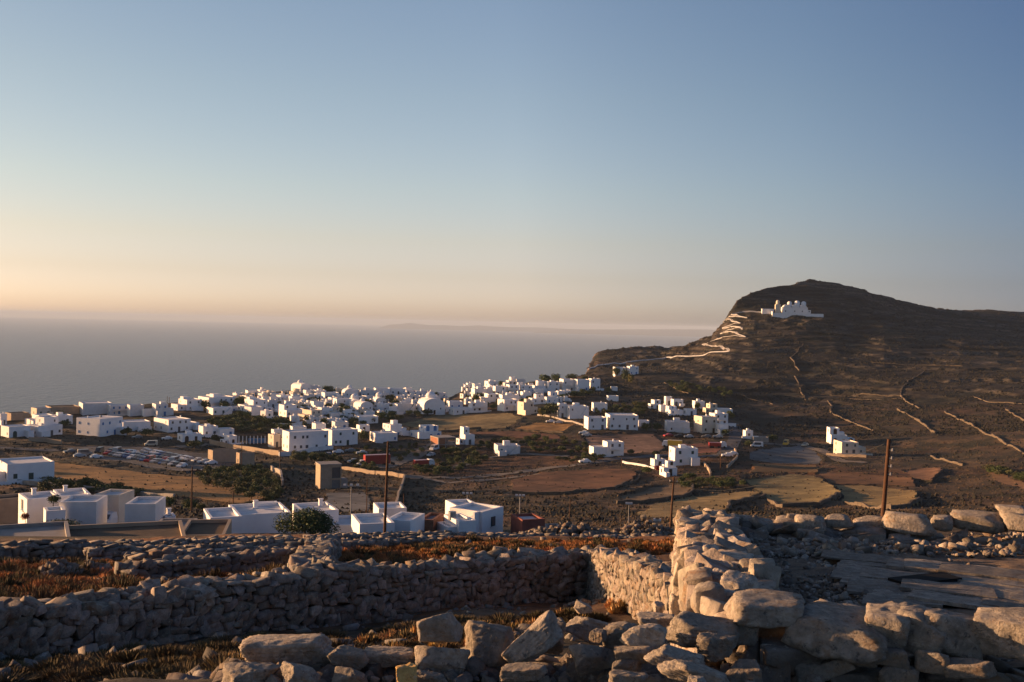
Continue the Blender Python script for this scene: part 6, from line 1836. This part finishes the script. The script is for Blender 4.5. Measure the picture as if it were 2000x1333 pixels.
for px, py, k, c, yaw, lab in [
    (136, 886, 'car', 'grey', 20, 'grey car leaving the car park at its left end'), (156, 894, 'car', 'silver', 190, 'silver car standing apart at the left of the car park'),
    (166, 890, 'van', 'grey', 188, 'grey van behind the silver car at the left of the car park'), (194, 886, 'van', 'black', 70, 'dark van at the head of the car rows'),
    (188, 896, 'car', 'white', 200, 'white car alone below the head of the car rows'), (386, 903, 'car', 'silver', 30, 'silver car at the right end of the car park by the tree'),
    (398, 906, 'car', 'silver', 20, 'second silver car at the right end of the car park'), (412, 908, 'car', 'white', 15, 'white car last in line at the right end of the car park'),
    (268, 858, 'car', 'grey', 10, 'grey car under the trees by the gravel yard'), (326, 860, 'car', 'white', 0, 'white car on the gravel yard near the wide white house'),
    (295, 872, 'van', 'cream', 5, 'beige van at the top edge of the car park'), (1305, 854, 'car', 'red', 30, 'red car in front of the wide garage'),
    (1326, 855, 'car', 'black', 10, 'black car in front of the wide garage'), (1345, 856, 'car', 'silver', 10, 'silver car right of the black one by the garage'),
    (1380, 856, 'car', 'grey', 5, 'grey car under the tall cream roadside block'), (1402, 856, 'car', 'silver', 5, 'silver car under the white roadside annexe'),
    (1420, 893, 'car', 'white', 15, 'white car turning at the bend of the asphalt road'), (1430, 890, 'car', 'white', 15, 'second white car behind the first at the road bend'),
    (1478, 874, 'van', 'white', 8, 'white van parked left of the gravel lot'), (1535, 870, 'van', 'yellow', 80, 'yellow van facing the sun by the gravel lot'),
    (1572, 872, 'car', 'cream', 70, 'cream car at the top corner of the gravel lot'), (1140, 849, 'car', 'white', 5, 'white car on the tarmac left of the sports ground'),
    (1146, 853, 'car', 'silver', 5, 'silver car beside the white one by the sports ground'), (1142, 905, 'car', 'white', 20, 'white car on the track below the blue-shuttered house'),
    (710, 911, 'van', 'white', 15, 'white van in front of the red trailer'), (690, 905, 'car', 'silver', 30, 'silver car left of the white van'),
    (848, 880, 'van', 'white', 60, 'white van on the street of the builders yard'), (842, 892, 'car', 'silver', 60, 'silver car on the street of the builders yard'),
    (660, 886, 'car', 'white', 10, 'white car in the yard behind the trailer'), (684, 884, 'car', 'grey', 10, 'grey car in the yard behind the trailer'),
    (706, 888, 'car', 'silver', 10, 'silver car in the yard just behind the trailer'), (640, 892, 'car', 'blue', 15, 'blue car under the white hotel wall'),
    (1075, 826, 'car', 'white', 10, 'white car below the biggest dark tree'), (1090, 828, 'car', 'silver', 10, 'silver car below the biggest dark tree')]:
    vehicle(px, py, k, c, yaw, lab)
def truck(px, py, yaw, colr, label, L=8.0, H=2.6, name='truck', cab=True):
    p = gp(px, py, 140)
    o = empty(name, p, R(yaw) - math.atan2(p.x, p.y)); tag(o, label, 'truck')
    MB().box(-L / 2, L / 2, -1.2, 1.2, .9, .9 + H).box(-L / 2, L / 2, -1.0, 1.0, .55, .897).obj('cargo_box', colr, o)
    if cab:
        MB().add([(x, y, z) for y in (-1.15, 1.15) for x, z in ((L / 2 + .1, .5), (L / 2 + 2.2, .5), (L / 2 + 2.2, 1.5), (L / 2 + 1.7, 2.5), (L / 2 + .1, 2.6))], [(0, 1, 2, 3, 4), (9, 8, 7, 6, 5)] + [(i, 5 + i, 5 + (i + 1) % 5, (i + 1) % 5) for i in range(5)]).obj('cab', PAINT['white'], o)
        MB().add([(L / 2 + 2.22, -1, 1.55), (L / 2 + 2.22, 1, 1.55), (L / 2 + 1.75, .95, 2.4), (L / 2 + 1.75, -.95, 2.4)], [(0, 1, 2, 3)]).obj('windscreen', M['dark'], o)
    wheel = VP['van'][2]
    for x in (-L * .35, -L * .2, L * .3, L / 2 + 1.2):
        for y in (-1.1, 1.1):
            w = mesh_obj('wheel', wheel, o, (x, y, .45)); w.scale = (1.45, 1.8, 1.45)
    return o
truck(736, 909, 18, [PAINT['red']], 'red lorry trailer parked at the end of the builders street', 9, 2.8, 'red_trailer', False)
truck(1318, 874, 175, [PAINT['yellow']], 'yellow bus standing at the edge of the red dirt lot', 5.5, 1.9, 'yellow_bus')
truck(1396, 875, 10, [PAINT['red']], 'red tipper lorry on the red dirt lot', 4.6, 1.2, 'red_lorry')
truck(822, 912, 20, [PAINT['red']], 'faded red lorry by the dark shrubs right of the street', 5, 1.5, 'red_lorry')
o_ = vehicle(212, 1032, 'pickup', 'white', 62, 'white pickup carrying a green water tank below the near hamlet', d=128)
tk = MB().cyl(1.2, 0, 1.0, 1.9, .62, .62, 14).dome(1.2, 0, 1.9, .62, .3, 14, 4).obj('green_tank', mat('tank_green', (.03, .16, .08), rough=.4), None)
tk.location = o_.location; tk.rotation_euler = o_.rotation_euler
tag(tk, 'green plastic water tank standing on the white pickup', 'water tank')
# sagging wires between the poles
def wire(a, b, sag, label, r=.012):
    n = 16; m = MB(); P = [a.lerp(b, i / n) - Vector((0, 0, sag * 4 * (i / n) * (1 - i / n))) for i in range(n + 1)]
    V = []
    for q in P:
        V += [(q.x + r * math.cos(k * 2.094), q.y, q.z + r * math.sin(k * 2.094)) for k in range(3)]
    m.add(V, [(i * 3 + k, i * 3 + (k + 1) % 3, i * 3 + 3 + (k + 1) % 3, i * 3 + 3 + k) for i in range(n) for k in range(3)])
    tag(m.obj('power_cable', M['rubber']), label, 'cable')
wire(pt(1313, 940, 132), pt(1726, 868, 46), 1.6, 'thin cable sagging between the two leaning poles')
wire(pt(1313, 940, 132), pt(754, 872, 96), 2.2, 'thin cable sagging from the tall dark pole to the leaning one')
haze()
